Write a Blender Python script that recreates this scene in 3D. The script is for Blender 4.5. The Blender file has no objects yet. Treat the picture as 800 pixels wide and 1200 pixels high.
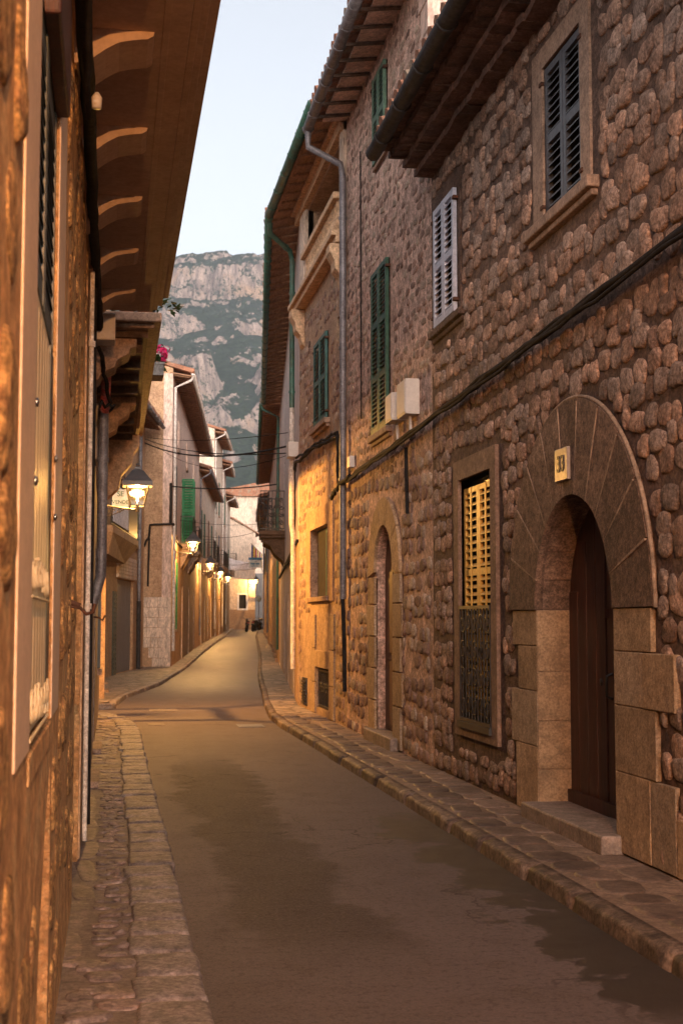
import bpy, math, random
import numpy as np
from mathutils import Vector, Matrix
from mathutils.geometry import tessellate_polygon
random.seed(7)
RND = random.Random(11)
scene = bpy.context.scene
col = scene.collection
pi = math.pi
V = Vector

# ------------------------------------------------------------------ helpers
def tag(o, label=None, cat=None, group=None, kind=None):
    if label: o['label'] = label
    if cat: o['category'] = cat
    if group: o['group'] = group
    if kind: o['kind'] = kind
    return o

def empty(name, loc, label=None, cat=None, group=None, rz=0):
    o = bpy.data.objects.new(name, None); o.empty_display_size = .2
    o.location = loc; o.rotation_euler = (0, 0, rz); col.objects.link(o)
    return tag(o, label, cat, group)

def wloc(o):
    p = V((0, 0, 0))
    while o: p += V(o.location); o = o.parent
    return p

class Fr:
    """plane frame: origin P, u along, v up, o outward"""
    def __init__(s, P, U, Vv=(0, 0, 1), N=None):
        s.P = V(P); s.U = V(U).normalized(); s.V = V(Vv).normalized()
        s.N = V(N).normalized() if N else s.U.cross(s.V)
    def p(s, u, v, o=0): return s.P + s.U*u + s.V*v + s.N*o

def wallframe(P0, P1, z=0, side=1):
    """side 1: facade looks to -X (right side of street); -1: looks to +X"""
    d = V((P1[0]-P0[0], P1[1]-P0[1], 0)).normalized()
    n = V((-d.y, d.x, 0)) if side == 1 else V((d.y, -d.x, 0))
    return Fr((P0[0], P0[1], z), d, (0, 0, 1), n)

class MB:
    def __init__(s): s.v = []; s.f = []; s.c = []; s.sm = []
    def add(s, vs, fs, c=None, smooth=False):
        b = len(s.v); s.v += [tuple(x) for x in vs]
        s.f += [tuple(b+i for i in f) for f in fs]
        s.sm += [smooth]*len(fs)
        c = c if c else (.5, .5, .5)
        s.c += [c]*len(vs); return s
    def box(s, x0, x1, y0, y1, z0, z1, c=None):
        return s.hexa([V((x, y, z)) for z in (z0, z1) for x, y in ((x0, y0), (x1, y0), (x1, y1), (x0, y1))], c)
    def hexa(s, p, c=None):
        return s.add(p, [(0, 3, 2, 1), (4, 5, 6, 7), (0, 1, 5, 4), (1, 2, 6, 5), (2, 3, 7, 6), (3, 0, 4, 7)], c)
    def fb(s, fr, u0, u1, v0, v1, o0, o1, c=None):
        return s.hexa([fr.p(u, v, o) for o in (o0, o1) for u, v in ((u0, v0), (u1, v0), (u1, v1), (u0, v1))], c)
    def bar(s, a, b, w, h=None, up=(0, 0, 1), c=None):
        a, b = V(a), V(b); h = h or w; d = (b-a).normalized(); x = d.cross(V(up))
        if x.length < 1e-3: x = d.cross(V((1, 0, 0)))
        x.normalize(); y = x.cross(d).normalized()
        return s.hexa([q+x*sx*w/2+y*sy*h/2 for q in (a, b) for sx, sy in ((-1, -1), (1, -1), (1, 1), (-1, 1))], c)
    def tube(s, pts, r, seg=8, c=None, cap=True):
        pts = [V(p) for p in pts]; n = len(pts); rs = r if isinstance(r, (list, tuple)) else [r]*n
        vs = []; fs = []; px = None
        for i, p in enumerate(pts):
            d = (pts[min(i+1, n-1)]-pts[max(i-1, 0)]).normalized()
            x = px - d*px.dot(d) if px is not None else d.cross(V((0, 0, 1)))
            if x.length < 1e-3: x = d.cross(V((1, 0, 0)))
            x.normalize(); px = x; y = d.cross(x)
            for k in range(seg):
                a = 2*pi*k/seg; vs.append(p+(x*math.cos(a)+y*math.sin(a))*rs[i])
        for i in range(n-1):
            for k in range(seg):
                k2 = (k+1) % seg; fs.append((i*seg+k, i*seg+k2, (i+1)*seg+k2, (i+1)*seg+k))
        s.add(vs, fs, c, True)
        if cap:
            s.add(vs[:seg], [tuple(range(seg))[::-1]], c); s.add(vs[-seg:], [tuple(range(seg))], c)
        return s
    def lathe(s, prof, ctr, seg=12, axis='z', c=None):
        vs = []; fs = []; ctr = V(ctr)
        for r, z in prof:
            for k in range(seg):
                a = 2*pi*k/seg
                q = V((r*math.cos(a), r*math.sin(a), z))
                if axis == 'x': q = V((z, q.x, q.y))
                if axis == 'y': q = V((q.x, z, q.y))
                vs.append(ctr+q)
        for i in range(len(prof)-1):
            for k in range(seg):
                k2 = (k+1) % seg; fs.append((i*seg+k, i*seg+k2, (i+1)*seg+k2, (i+1)*seg+k))
        return s.add(vs, fs, c, True)
    def prism(s, fr, loop, o0, o1, c=None):
        """loop of (u,v) extruded o0..o1"""
        n = len(loop); vs = [fr.p(u, v, o0) for u, v in loop]+[fr.p(u, v, o1) for u, v in loop]
        tr = tessellate_polygon([[V((u, v, 0)) for u, v in loop]])
        fs = [tuple(t) for t in tr]+[tuple(n+i for i in t[::-1]) for t in tr]
        fs += [(i, (i+1) % n, n+(i+1) % n, n+i) for i in range(n)]
        return s.add(vs, fs, c)
    def sheet(s, fr, outer, holes=(), depth=.3, rim=.3, o=0, c=None):
        """front face with holes, reveals going in by depth, outer rim going in by rim"""
        loops = [outer]+list(holes)
        allp = [q for l in loops for q in l]
        tr = tessellate_polygon([[V((u, v, 0)) for u, v in l] for l in loops])
        s.add([fr.p(u, v, o) for u, v in allp], [tuple(t) for t in tr], c)
        for i, l in enumerate(loops):
            d = rim if i == 0 else (depth[i-1] if isinstance(depth, (list, tuple)) else depth)
            n = len(l)
            s.add([fr.p(u, v, o) for u, v in l]+[fr.p(u, v, o-d) for u, v in l], [(k, (k+1) % n, n+(k+1) % n, n+k) for k in range(n)], c)
        return s
    def build(s, name, mat, parent=None, smooth=None, bevel=0):
        me = bpy.data.meshes.new(name)
        off = wloc(parent) if parent else V((0, 0, 0))
        me.from_pydata([(a-off.x, b-off.y, c-off.z) for a, b, c in s.v], [], s.f)
        me.update()
        me.polygons.foreach_set('use_smooth', s.sm if smooth is None else [smooth]*len(s.f))
        at = me.color_attributes.new('Col', 'FLOAT_COLOR', 'POINT')
        at.data.foreach_set('color', [x for c in s.c for x in (*c, 1.)])
        import bmesh
        bm = bmesh.new(); bm.from_mesh(me); bmesh.ops.recalc_face_normals(bm, faces=bm.faces); bm.to_mesh(me); bm.free()
        o = bpy.data.objects.new(name, me); col.objects.link(o)
        me.materials.append(mat)
        if parent: o.parent = parent
        if bevel:
            m = o.modifiers.new('b', 'BEVEL'); m.width = bevel; m.segments = 2; m.limit_method = 'ANGLE'
        return o

def copy_tree(o, parent=None):
    c = o.copy(); col.objects.link(c); c.parent = parent
    for ch in list(o.children): copy_tree(ch, c)
    return c

def rect(u0, u1, v0, v1): return [(u0, v0), (u1, v0), (u1, v1), (u0, v1)]
def archloop(u0, u1, v0, spring, n=20, rise=None):
    r = (u1-u0)/2; c = (u0+u1)/2; rise = rise or r
    return [(u0, v0), (u1, v0)]+[(c+r*math.cos(pi*k/n), spring+rise*math.sin(pi*k/n)) for k in range(n+1)]

# ------------------------------------------------------------------ materials
def M(name, c1, c2=None, scale=2.5, rough=.85, bump=.3, bscale=25, bdist=.01, attr=0, c3=None, stretch=(1, 1, 1), spec=.3,
      dirt=None, dirt_scale=.6, dirt_lo=.5, dirt_hi=.65, metal=0, vor=None, fine=.25):
    m = bpy.data.materials.new(name); m.use_nodes = True
    nt = m.node_tree; N = nt.nodes; L = nt.links; b = N['Principled BSDF']
    geo = N.new('ShaderNodeNewGeometry'); mp = N.new('ShaderNodeMapping'); mp.inputs['Scale'].default_value = stretch
    L.new(geo.outputs['Position'], mp.inputs[0])
    def noise(sc, det=6, r=.6):
        n = N.new('ShaderNodeTexNoise'); n.inputs['Scale'].default_value = sc; n.inputs['Detail'].default_value = det
        n.inputs['Roughness'].default_value = r; L.new(mp.outputs[0], n.inputs['Vector']); return n.outputs['Fac']
    def ramp(x, lo, hi):
        r = N.new('ShaderNodeMapRange'); r.interpolation_type = 'SMOOTHSTEP'
        r.inputs['From Min'].default_value = lo; r.inputs['From Max'].default_value = hi; L.new(x, r.inputs['Value']); return r.outputs[0]
    def mix(f, a, bb, mode='MIX'):
        x = N.new('ShaderNodeMix'); x.data_type = 'RGBA'; x.blend_type = mode
        if isinstance(f, (int, float)): x.inputs[0].default_value = f
        else: L.new(f, x.inputs[0])
        for i, q in ((6, a), (7, bb)):
            if isinstance(q, tuple): x.inputs[i].default_value = (*q, 1)
            else: L.new(q, x.inputs[i])
        return x.outputs[2]
    c2 = c2 or tuple(x*.7 for x in c1)
    out = mix(ramp(noise(scale), .35, .65), c1, c2)
    if dirt: out = mix(ramp(noise(dirt_scale, 10, .65), dirt_lo, dirt_hi), out, dirt)
    if attr:
        at = N.new('ShaderNodeAttribute'); at.attribute_name = 'Col'
        sp = N.new('ShaderNodeSeparateColor'); L.new(at.outputs['Color'], sp.inputs[0])
        if c3: out = mix(ramp(sp.outputs[1], .45, .8), out, c3)
        mr = N.new('ShaderNodeMapRange'); mr.inputs['To Min'].default_value = 1-attr; mr.inputs['To Max'].default_value = 1+attr
        L.new(sp.outputs[0], mr.inputs['Value'])
        vm = N.new('ShaderNodeVectorMath'); vm.operation = 'SCALE'; L.new(out, vm.inputs[0]); L.new(mr.outputs[0], vm.inputs['Scale']); out = vm.outputs[0]
    if fine:
        f0 = N.new('ShaderNodeMapRange'); f0.inputs['From Min'].default_value = .38; f0.inputs['From Max'].default_value = .62
        f0.inputs['To Min'].default_value = 1-fine*.9; f0.inputs['To Max'].default_value = 1+fine*.9
        L.new(noise(bscale*.38, 5, .7), f0.inputs['Value'])
        vm = N.new('ShaderNodeVectorMath'); vm.operation = 'SCALE'; L.new(out, vm.inputs[0]); L.new(f0.outputs[0], vm.inputs['Scale']); out = vm.outputs[0]
        fn = N.new('ShaderNodeMapRange'); fn.inputs['From Min'].default_value = .38; fn.inputs['From Max'].default_value = .62
        fn.inputs['To Min'].default_value = 1-fine; fn.inputs['To Max'].default_value = 1+fine
        L.new(noise(bscale*1.3, 4, .7), fn.inputs['Value'])
        vm = N.new('ShaderNodeVectorMath'); vm.operation = 'SCALE'; L.new(out, vm.inputs[0]); L.new(fn.outputs[0], vm.inputs['Scale']); out = vm.outputs[0]
    h = None
    if vor:
        vs, vc = vor
        vt = N.new('ShaderNodeTexVoronoi'); vt.feature = 'DISTANCE_TO_EDGE'; vt.inputs['Scale'].default_value = vs
        nn = N.new('ShaderNodeTexNoise'); nn.inputs['Scale'].default_value = vs*1.2; L.new(mp.outputs[0], nn.inputs['Vector'])
        ad = N.new('ShaderNodeVectorMath'); ad.operation = 'MULTIPLY_ADD'; ad.inputs[1].default_value = (.5/vs,)*3
        L.new(nn.outputs['Color'], ad.inputs[0]); L.new(mp.outputs[0], ad.inputs[2]); L.new(ad.outputs[0], vt.inputs['Vector'])
        v2 = N.new('ShaderNodeTexVoronoi'); v2.inputs['Scale'].default_value = vs; L.new(ad.outputs[0], v2.inputs['Vector'])
        s2 = N.new('ShaderNodeSeparateColor'); L.new(v2.outputs['Color'], s2.inputs[0])
        mr = N.new('ShaderNodeMapRange'); mr.inputs['To Min'].default_value = .7; mr.inputs['To Max'].default_value = 1.3; L.new(s2.outputs[0], mr.inputs['Value'])
        vm = N.new('ShaderNodeVectorMath'); vm.operation = 'SCALE'; L.new(out, vm.inputs[0]); L.new(mr.outputs[0], vm.inputs['Scale'])
        e = ramp(vt.outputs['Distance'], .03, .14)
        out = mix(e, vc, vm.outputs[0]); h = e
    L.new(out, b.inputs['Base Color'])
    b.inputs['Metallic'].default_value = metal
    b.inputs['Specular IOR Level'].default_value = spec
    rr = N.new('ShaderNodeMapRange'); rr.inputs['To Min'].default_value = max(.05, rough-.12); rr.inputs['To Max'].default_value = min(1, rough+.12)
    L.new(noise(scale*4), rr.inputs['Value']); L.new(rr.outputs[0], b.inputs['Roughness'])
    if bump:
        bp = N.new('ShaderNodeBump'); bp.inputs['Strength'].default_value = bump; bp.inputs['Distance'].default_value = bdist
        n1 = noise(bscale, 8, .65)
        if h is not None:
            am = N.new('ShaderNodeMath'); am.operation = 'MULTIPLY_ADD'; am.inputs[1].default_value = .4; L.new(n1, am.inputs[0]); L.new(h, am.inputs[2]); n1 = am.outputs[0]
        L.new(n1, bp.inputs['Height']); L.new(bp.outputs[0], b.inputs['Normal'])
    m['b'] = 1
    return m

def emis(name, c, s):
    m = bpy.data.materials.new(name); m.use_nodes = True; b = m.node_tree.nodes['Principled BSDF']
    b.inputs['Emission Color'].default_value = (*c, 1); b.inputs['Emission Strength'].default_value = s; b.inputs['Base Color'].default_value = (*c, 1)
    return m
def glassmat(name, tint, a=.12):
    m = bpy.data.materials.new(name); m.use_nodes = True; nt = m.node_tree; nt.nodes.clear()
    o = nt.nodes.new('ShaderNodeOutputMaterial'); t = nt.nodes.new('ShaderNodeBsdfTransparent'); g = nt.nodes.new('ShaderNodeBsdfGlossy'); x = nt.nodes.new('ShaderNodeMixShader')
    t.inputs[0].default_value = (*tint, 1); g.inputs['Roughness'].default_value = .1; x.inputs[0].default_value = a
    nt.links.new(t.outputs[0], x.inputs[1]); nt.links.new(g.outputs[0], x.inputs[2]); nt.links.new(x.outputs[0], o.inputs[0]); return m

m = {}
m['cob'] = M('field_stone', (.40, .255, .18), (.25, .155, .11), 5, .9, 1, 34, .03, attr=.36, c3=(.29, .21, .165), fine=.38)
m['mortar'] = M('brown_mortar', (.15, .095, .07), (.105, .066, .048), 3, .95, 1, 26, .03, fine=.35)
m['ashlar'] = M('tan_ashlar', (.42, .285, .17), (.31, .205, .12), 3, .85, .9, 40, .014, attr=.18, c3=(.34, .25, .17), dirt=(.2, .13, .09), dirt_lo=.56, dirt_hi=.75)
m['arch'] = M('brown_voussoir', (.16, .10, .07), (.11, .07, .05), 4, .85, .9, 45, .012, attr=.28, dirt=(.24, .16, .115), dirt_lo=.54, dirt_hi=.66, fine=.4)
m['joint'] = M('pale_joint', (.33, .23, .16), None, 4, .9, .4)
m['rub'] = M('rubble_plaster', (.58, .40, .32), (.46, .31, .24), 2.2, .93, .9, 22, .02, dirt=(.38, .24, .19), dirt_scale=1.2, dirt_lo=.52, dirt_hi=.7, fine=.4)
m['fleck'] = M('rubble_stone', (.34, .215, .165), (.21, .13, .10), 5, .9, 1, 36, .02, attr=.35, c3=(.38, .29, .22))
m['rub3'] = M('pointed_masonry', (.42, .29, .19), (.33, .22, .15), 2.5, .93, .9, 25, .02, dirt=(.25, .17, .12), dirt_lo=.55, dirt_hi=.7)
m['tanpl'] = M('tan_plaster', (.45, .29, .17), (.36, .22, .13), 1.5, .9, .35, 30, .01, dirt=(.24, .15, .1), dirt_lo=.55, dirt_hi=.75)
m['paint'] = M('stone_trim', (.33, .225, .16), (.26, .175, .125), 2, .85, .3, 30, .006)
m['trimd'] = M('dark_stone_trim', (.24, .155, .11), (.18, .115, .085), 3, .85, .5, 30, .01)
m['loggia'] = M('ochre_trim', (.62, .42, .26), (.52, .34, .2), 2, .8, .2, 30, .005)
m['pink'] = M('pink_plaster', (.62, .46, .38), (.55, .40, .32), .8, .92, .3, 20, .01, stretch=(1, 1, .35), dirt=(.42, .31, .25), dirt_lo=.5, dirt_hi=.7)
m['cream'] = M('cream_plaster', (.66, .53, .42), (.58, .46, .36), .8, .92, .3, 20, .01, stretch=(1, 1, .35), dirt=(.45, .36, .29), dirt_lo=.52, dirt_hi=.7)
m['white'] = M('weathered_plaster', (.58, .48, .44), (.48, .39, .35), 1.2, .92, .4, 20, .012, stretch=(1, 1, .25), dirt=(.36, .26, .22), dirt_scale=1.5, dirt_lo=.5, dirt_hi=.68)
m['leftwall'] = M('rough_orange_render', (.62, .36, .16), (.46, .25, .11), 5, .9, 1, 22, .05, dirt=(.58, .37, .18), dirt_scale=3.5, dirt_lo=.54, dirt_hi=.58, fine=.28)
m['leftstone'] = M('embedded_stone', (.55, .33, .13), (.24, .13, .06), 22, .9, 1, 45, .03, attr=.15, fine=.5)
m['greywall'] = M('grey_brown_render', (.30, .24, .21), (.23, .18, .16), 2, .9, .5, 25, .012, dirt=(.17, .13, .12))
m['soffit'] = M('painted_soffit', (.46, .34, .26), (.40, .29, .22), 1.5, .8, .15, 25, .004, fine=.08)
m['frameL'] = M('pale_plaster_band', (.66, .50, .36), (.60, .45, .32), 3, .8, .25, 40, .004, fine=.08)
m['creampaint'] = M('cream_paint', (.62, .52, .34), (.56, .47, .30), 3, .5, .1, 40, .003, fine=.08)
m['dgreen'] = M('dark_green_paint', (.018, .035, .028), (.012, .024, .02), 8, .42, .15, 40, .003, spec=.5, fine=.1)
m['green'] = M('green_paint', (.03, .09, .06), (.022, .07, .045), 8, .6, .2, 40, .003, fine=.15)
m['pgreen'] = M('faded_green_paint', (.09, .17, .12), (.07, .13, .09), 8, .65, .2, 40, .003, fine=.15)
m['teal'] = M('teal_paint', (.045, .13, .12), (.035, .10, .09), 8, .6, .2, 40, .003, fine=.15)
m['bgreen'] = M('bright_green_paint', (.012, .17, .06), (.01, .14, .05), 8, .5, .1, 40, .003, fine=.1)
m['blue'] = M('grey_blue_paint', (.50, .52, .60), (.42, .44, .52), 8, .5, .15, 40, .003, fine=.1)
m['black'] = M('blackened_paint', (.03, .028, .03), (.045, .04, .042), 8, .45, .15, 40, .003, spec=.5, fine=.15)
m['steel'] = M('dark_blue_shutter', (.07, .075, .085), (.05, .052, .06), 8, .42, .15, 40, .003, spec=.5, fine=.15)
m['gold'] = M('louvre_lamplight_tint', (.72, .44, .11), (.60, .36, .08), 5, .5, .1, 40, .003, fine=.1)  # golden light on the pale slats is put into their colour
m['wood'] = M('dark_red_wood', (.075, .022, .012), (.035, .012, .008), 3, .5, .3, 30, .004, stretch=(6, 6, .5), spec=.4)
m['wood2'] = M('brown_door_wood', (.16, .07, .035), (.10, .045, .025), 3, .5, .3, 30, .004, stretch=(6, 6, .5))
m['beam'] = M('eave_wood', (.36, .20, .11), (.26, .14, .08), 2, .8, .3, 20, .006, stretch=(3, .6, 3))
m['dbeam'] = M('old_beam', (.12, .075, .05), (.08, .05, .035), 3, .85, .4, 20, .008)
m['board'] = M('eave_panel', (.62, .47, .40), (.54, .40, .34), 2, .85, .2, 20, .006)
m['tile'] = M('terracotta', (.36, .17, .10), (.25, .12, .075), 4, .9, .4, 30, .008, dirt=(.28, .22, .16), dirt_scale=3, dirt_lo=.5, dirt_hi=.65)
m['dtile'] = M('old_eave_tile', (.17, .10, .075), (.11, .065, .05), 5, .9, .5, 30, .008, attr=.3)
m['zinc'] = M('weathered_zinc', (.20, .19, .20), (.14, .13, .14), 4, .55, .2, 30, .003, metal=.3, spec=.5)
m['dgutter'] = M('dark_gutter', (.05, .045, .045), (.032, .03, .03), 4, .75, .2, 30, .004, spec=.2)
m['ggutter'] = M('green_gutter', (.03, .12, .09), (.05, .09, .06), 4, .5, .2, 30, .003, spec=.5)
m['wpipe'] = M('pale_pipe', (.62, .56, .50), (.52, .46, .41), 4, .6, .1, 30, .003)
m['plastic'] = M('white_plastic', (.62, .58, .53), (.55, .51, .47), 2, .5, .05, 30, .002, fine=.05)
m['cable'] = M('black_cable', (.016, .014, .014), (.022, .02, .02), 8, .88, .3, 30, .01, spec=.1)
m['iron'] = M('wrought_iron', (.02, .02, .02), (.035, .028, .025), 8, .5, .2, 60, .002, spec=.5)
m['rust'] = M('rusty_iron', (.10, .04, .02), (.06, .028, .018), 15, .8, .4, 60, .003)
m['asph'] = None
m['flag'] = M('pavement_stone', (.27, .205, .165), (.19, .145, .12), 4, .62, .6, 30, .012, attr=.28, c3=(.24, .2, .18), spec=.4)
m['cobl'] = M('worn_cobble', (.20, .15, .135), (.13, .10, .09), 6, .68, .8, 30, .012, attr=.3, c3=(.21, .15, .13), spec=.3, fine=.35)
m['kerbl'] = M('grey_kerb_stone', (.20, .165, .155), (.14, .115, .108), 5, .68, .9, 30, .014, attr=.25, spec=.3, fine=.35)
m['grout'] = M('pavement_mortar', (.21, .16, .13), (.15, .115, .095), 4, .8, .6, 35, .01)
m['kerbr'] = M('worn_dark_kerb', (.17, .12, .09), (.09, .062, .048), 5, .65, .9, 25, .02, attr=.3, spec=.3, fine=.4)
m['rpave'] = M('worn_flagstone', (.20, .14, .105), (.10, .068, .052), 2.2, .6, .5, 30, .01, attr=.3, spec=.4)
m['rgrout'] = M('flagstone_mortar', (.27, .19, .14), (.20, .14, .10), 3, .75, .5, 30, .01)
m['dark'] = M('dark_interior', (.02, .015, .012), None, 3, .9, 0)
m['glass'] = M('window_glass', (.03, .03, .035), None, 3, .12, 0, spec=.6, fine=0)
m['cloth'] = M('white_cloth', (.75, .73, .76), (.68, .66, .7), 3, .9, .1)
m['rubber'] = M('tyre_rubber', (.02, .02, .02), None, 5, .8, .1)
m['chrome'] = M('chrome', (.5, .5, .5), None, 5, .25, 0, metal=1)
m['redp'] = M('red_paint', (.35, .05, .03), None, 5, .35, 0, spec=.5)
m['moto'] = M('black_paint', (.03, .03, .035), None, 5, .3, 0, spec=.5)
m['leaf'] = M('geranium_leaf', (.05, .10, .03), (.03, .065, .02), 20, .6, .2)
m['flower'] = M('magenta_petal', (.60, .03, .16), (.5, .02, .1), 20, .6, 0)
m['pot'] = M('grey_planter', (.18, .18, .18), None, 5, .7, .1)
m['opot'] = M('orange_terracotta_pot', (.50, .19, .08), None, 5, .8, .1)
m['redcloth'] = M('red_plastic', (.55, .10, .09), (.45, .2, .17), 12, .6, .2)
m['yellow'] = M('flag_yellow', (.75, .45, .05), None, 5, .9, .1)
m['fred'] = M('flag_red', (.5, .04, .04), None, 5, .9, .1)
m['fblue'] = M('flag_blue', (.05, .07, .25), None, 5, .9, .1)
m['bluep'] = M('sign_blue', (.03, .16, .30), None, 5, .6, .1)
m['signw'] = M('sign_white', (.60, .66, .66), None, 5, .5, .05, fine=.03)
m['gdoor'] = M('grey_metal_door', (.17, .175, .18), (.13, .13, .135), 2, .5, .1, 30, .003, stretch=(3, 3, .3), spec=.5)
m['manhole'] = M('cast_iron_cover', (.10, .09, .085), (.07, .06, .055), 9, .5, .5, 60, .005, spec=.5)
m['cpatch'] = M('pale_concrete_cover', (.19, .15, .125), None, 6, .7, .4)
m['plate'] = M('enamel_plate', (.42, .33, .26), None, 8, .4, .05, fine=.08)
m['ink'] = M('dark_ink', (.02, .02, .025), None, 5, .5, 0)
m['greenink'] = M('green_ink', (.02, .12, .08), None, 5, .5, 0)
m['bulb'] = emis('lamp_glow', (1, .62, .26), 30)
m['bulb'].cycles.emission_sampling = 'NONE'
m['lglass'] = glassmat('lantern_glass', (1, .95, .85), .08)

# ------------------------------------------------------------------ stones
def stones(mb, fr, u0, u1, v0, v1, rowh, wmin, wmax, dome, gap=.018, skip=None, seg=14, ex=2.6, rough=.06, fill=1., jitter=.25, tone=(0, 1), sink=.012):
    """irregular rows of individually shaped stones, pushed out of the plane fr"""
    v = v0; R = RND
    nrow = max(1, round((v1-v0)/rowh)); rowh = (v1-v0)/nrow; ri = 0
    while ri < nrow:
        hh = rowh; ri += 1; u = u0-R.random()*wmax*.7; ph = R.uniform(0, 6); ws = R.uniform(.5, .9)
        while u < u1:
            w = R.uniform(wmin, wmax)
            cu = u+w/2; cv = v+hh/2+.22*rowh*math.sin(cu*ws*1.6+ph)+R.uniform(-1, 1)*rowh*jitter*.35
            a = w/2-gap/2; b = hh/2-gap/2
            b *= R.uniform(.9, 1.14); a *= R.uniform(.93, 1.05)
            u += w
            if R.random() > fill: continue
            if cu-a < u0+.0 or cu+a > u1-.0: 
                if cu < u0+a*.4 or cu > u1-a*.4: continue
                if cu-a < u0: cu2 = (u0+cu+a)/2; a = cu+a-cu2; cu = cu2
                elif cu+a > u1: cu2 = (u1+cu-a)/2; a = cu2-(cu-a); cu = cu2
                if a < .03: continue
            if cv+b > v1+.02: cv = v1+.02-b
            if cv-b < v0-.02: cv = v0-.02+b
            if skip and skip(cu, cv, a, b):
                ok = False
                for du, dv, fa, fb2 in ((-.3, 0, .7, 1), (.3, 0, .7, 1), (-.5, 0, .5, .95), (.5, 0, .5, .95), (0, .4, .9, .6), (0, -.4, .9, .6), (-.45, .35, .5, .6), (.45, .35, .5, .6), (.45, -.35, .5, .6), (-.45, -.35, .5, .6)):
                    if not skip(cu+du*a, cv+dv*b, a*fa, b*fb2) and a*fa > .035: cu += du*a; cv += dv*b; a *= fa; b *= fb2; ok = True; break
                if not ok: continue
            e = ex*R.uniform(.8, 1.25); ph1, ph2, ph3 = (R.uniform(0, 6.28) for _ in range(3)); rot = R.uniform(-.14, .14)
            tx = R.uniform(-.25, .25); ty = R.uniform(-.25, .25); dm = dome*R.uniform(.6, 1.3)
            pts = []
            for k in range(seg):
                t = 2*pi*k/seg; ct, st = math.cos(t), math.sin(t)
                r = (abs(ct)**e+abs(st)**e)**(-1/e)
                r *= 1+rough*(math.sin(2*t+ph1)*.8+.8*math.sin(3*t+ph2)+.6*math.sin(5*t+ph3)+R.uniform(-.7, .7))
                x, y = a*r*ct, b*r*st
                pts.append((x*math.cos(rot)-y*math.sin(rot), x*math.sin(rot)+y*math.cos(rot)))
            vs = []
            for s_, h_ in ((1, -sink), (.96, .5*dm), (.83, .86*dm), (.45, dm)):
                for x, y in pts:
                    hz = h_ if s_ == 1 else h_*(1+tx*x/a+ty*y/b)+R.uniform(-.13, .13)*dm
                    vs.append(fr.p(cu+x*s_, cv+y*s_, hz))
            vs.append(fr.p(cu, cv, dm*1.02))
            fs = [(i*seg+k, i*seg+(k+1) % seg, (i+1)*seg+(k+1) % seg, (i+1)*seg+k) for i in range(3) for k in range(seg)]
            fs += [(3*seg+k, 3*seg+(k+1) % seg, 4*seg) for k in range(seg)]
            mb.add(vs, fs, (R.uniform(*tone), R.random(), R.random()), True)
        v += hh

def inrects(rects, pad=.0):
    def f(u, v, a, b):
        for r in rects:
            if len(r) == 4:
                if u+a > r[0]-pad and u-a < r[1]+pad and v+b > r[2]-pad and v-b < r[3]+pad: return True
            else:                       # circle (u, v, r)
                du = max(0, abs(u-r[0])-a*.75); dv = max(0, abs(v-r[1])-b*.75)
                if v > r[1]-.1 and math.hypot(du, dv) < r[2]+pad: return True
        return False
    return f

# ------------------------------------------------------------------ building pieces
def leaf(mb, fr, u0, u1, v0, v1, o, th=.04, st=.06, slat=.055, rails=(.5,), gapf=.62):
    mb.fb(fr, u0, u0+st, v0, v1, o, o+th); mb.fb(fr, u1-st, u1, v0, v1, o, o+th)
    ys = [v0]+[v0+(v1-v0)*r for r in rails]+[v1]
    mb.fb(fr, u0+st, u1-st, v0, v0+st*1.2, o+.002, o+th-.002); mb.fb(fr, u0+st, u1-st, v1-st, v1, o+.002, o+th-.002)
    for r in rails: y = v0+(v1-v0)*r; mb.fb(fr, u0+st, u1-st, y-st*.6, y+st*.6, o+.002, o+th-.002)
    for i in range(len(ys)-1):
        a = ys[i]+(st*1.2 if i == 0 else st*.6); b = ys[i+1]-(st if i == len(ys)-2 else st*.6)
        n = max(1, int((b-a)/slat)); d = (b-a)/n
        for k in range(n):
            z = a+(k+.5)*d
            p = [fr.p(u, z+dz, o+do) for (dz, do) in ((-d*.5*gapf-.004, th*.95), (-d*.5*gapf+.006, th*.95), (d*.5*gapf+.004, th*.1), (d*.5*gapf-.006, th*.1)) for u in (u0+st, u1-st)]
            mb.add(p, [(0, 1, 3, 2), (2, 3, 5, 4), (4, 5, 7, 6), (6, 7, 1, 0), (0, 2, 4, 6), (1, 7, 5, 3)])

def shutters(house, fr, u0, u1, v0, v1, o, mat, label=None, surround=None, smat=None, sill=None, slat=.055, rails=(.5,), depth=.12, hinges=True):
    """window part with back pane/surround; two louvred leaves and sill as sub-parts"""
    w = MB()
    w.fb(fr, u0+.002, u1-.002, v0+.002, v1-.002, -depth-.03, -depth)      # dark pane
    wo = w.build('window', m['glass'], house)
    if label: wo['label'] = label
    if surround:
        a, b, c, d, pr = surround
        s = MB(); s.sheet(fr, rect(u0-a, u1+b, v0-c, v1+d), [rect(u0, u1, v0, v1)], depth=pr+depth-.002, rim=pr+.02, o=pr)
        s.build('window_surround', smat, wo)
    mid = (u0+u1)/2
    for a, b in ((u0+.01, mid-.006), (mid+.006, u1-.01)):
        q = MB(); leaf(q, fr, a, b, v0+.01, v1-.01, o, slat=slat, rails=rails); q.build('shutter', mat, wo)
    if sill:
        a, b, pr, th = sill
        s = MB(); s.fb(fr, u0-a, u1+b, v0-th, v0-.002, -.03, pr)
        s.fb(fr, u0-a+.03, u1+b-.03, v0-th-.05, v0-th-.001, -.03, pr-.04); s.build('sill', smat, wo, bevel=.012)
    if hinges:
        for u in (u0-.02, u1+.02):
            for z in (v0+.12, v1-.12): h = MB(); h.fb(fr, u-.03, u+.03, z-.015, z+.015, .0, max(.03, o+.05)); h.build('hinge', m['rust'], wo)
    return wo

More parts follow.
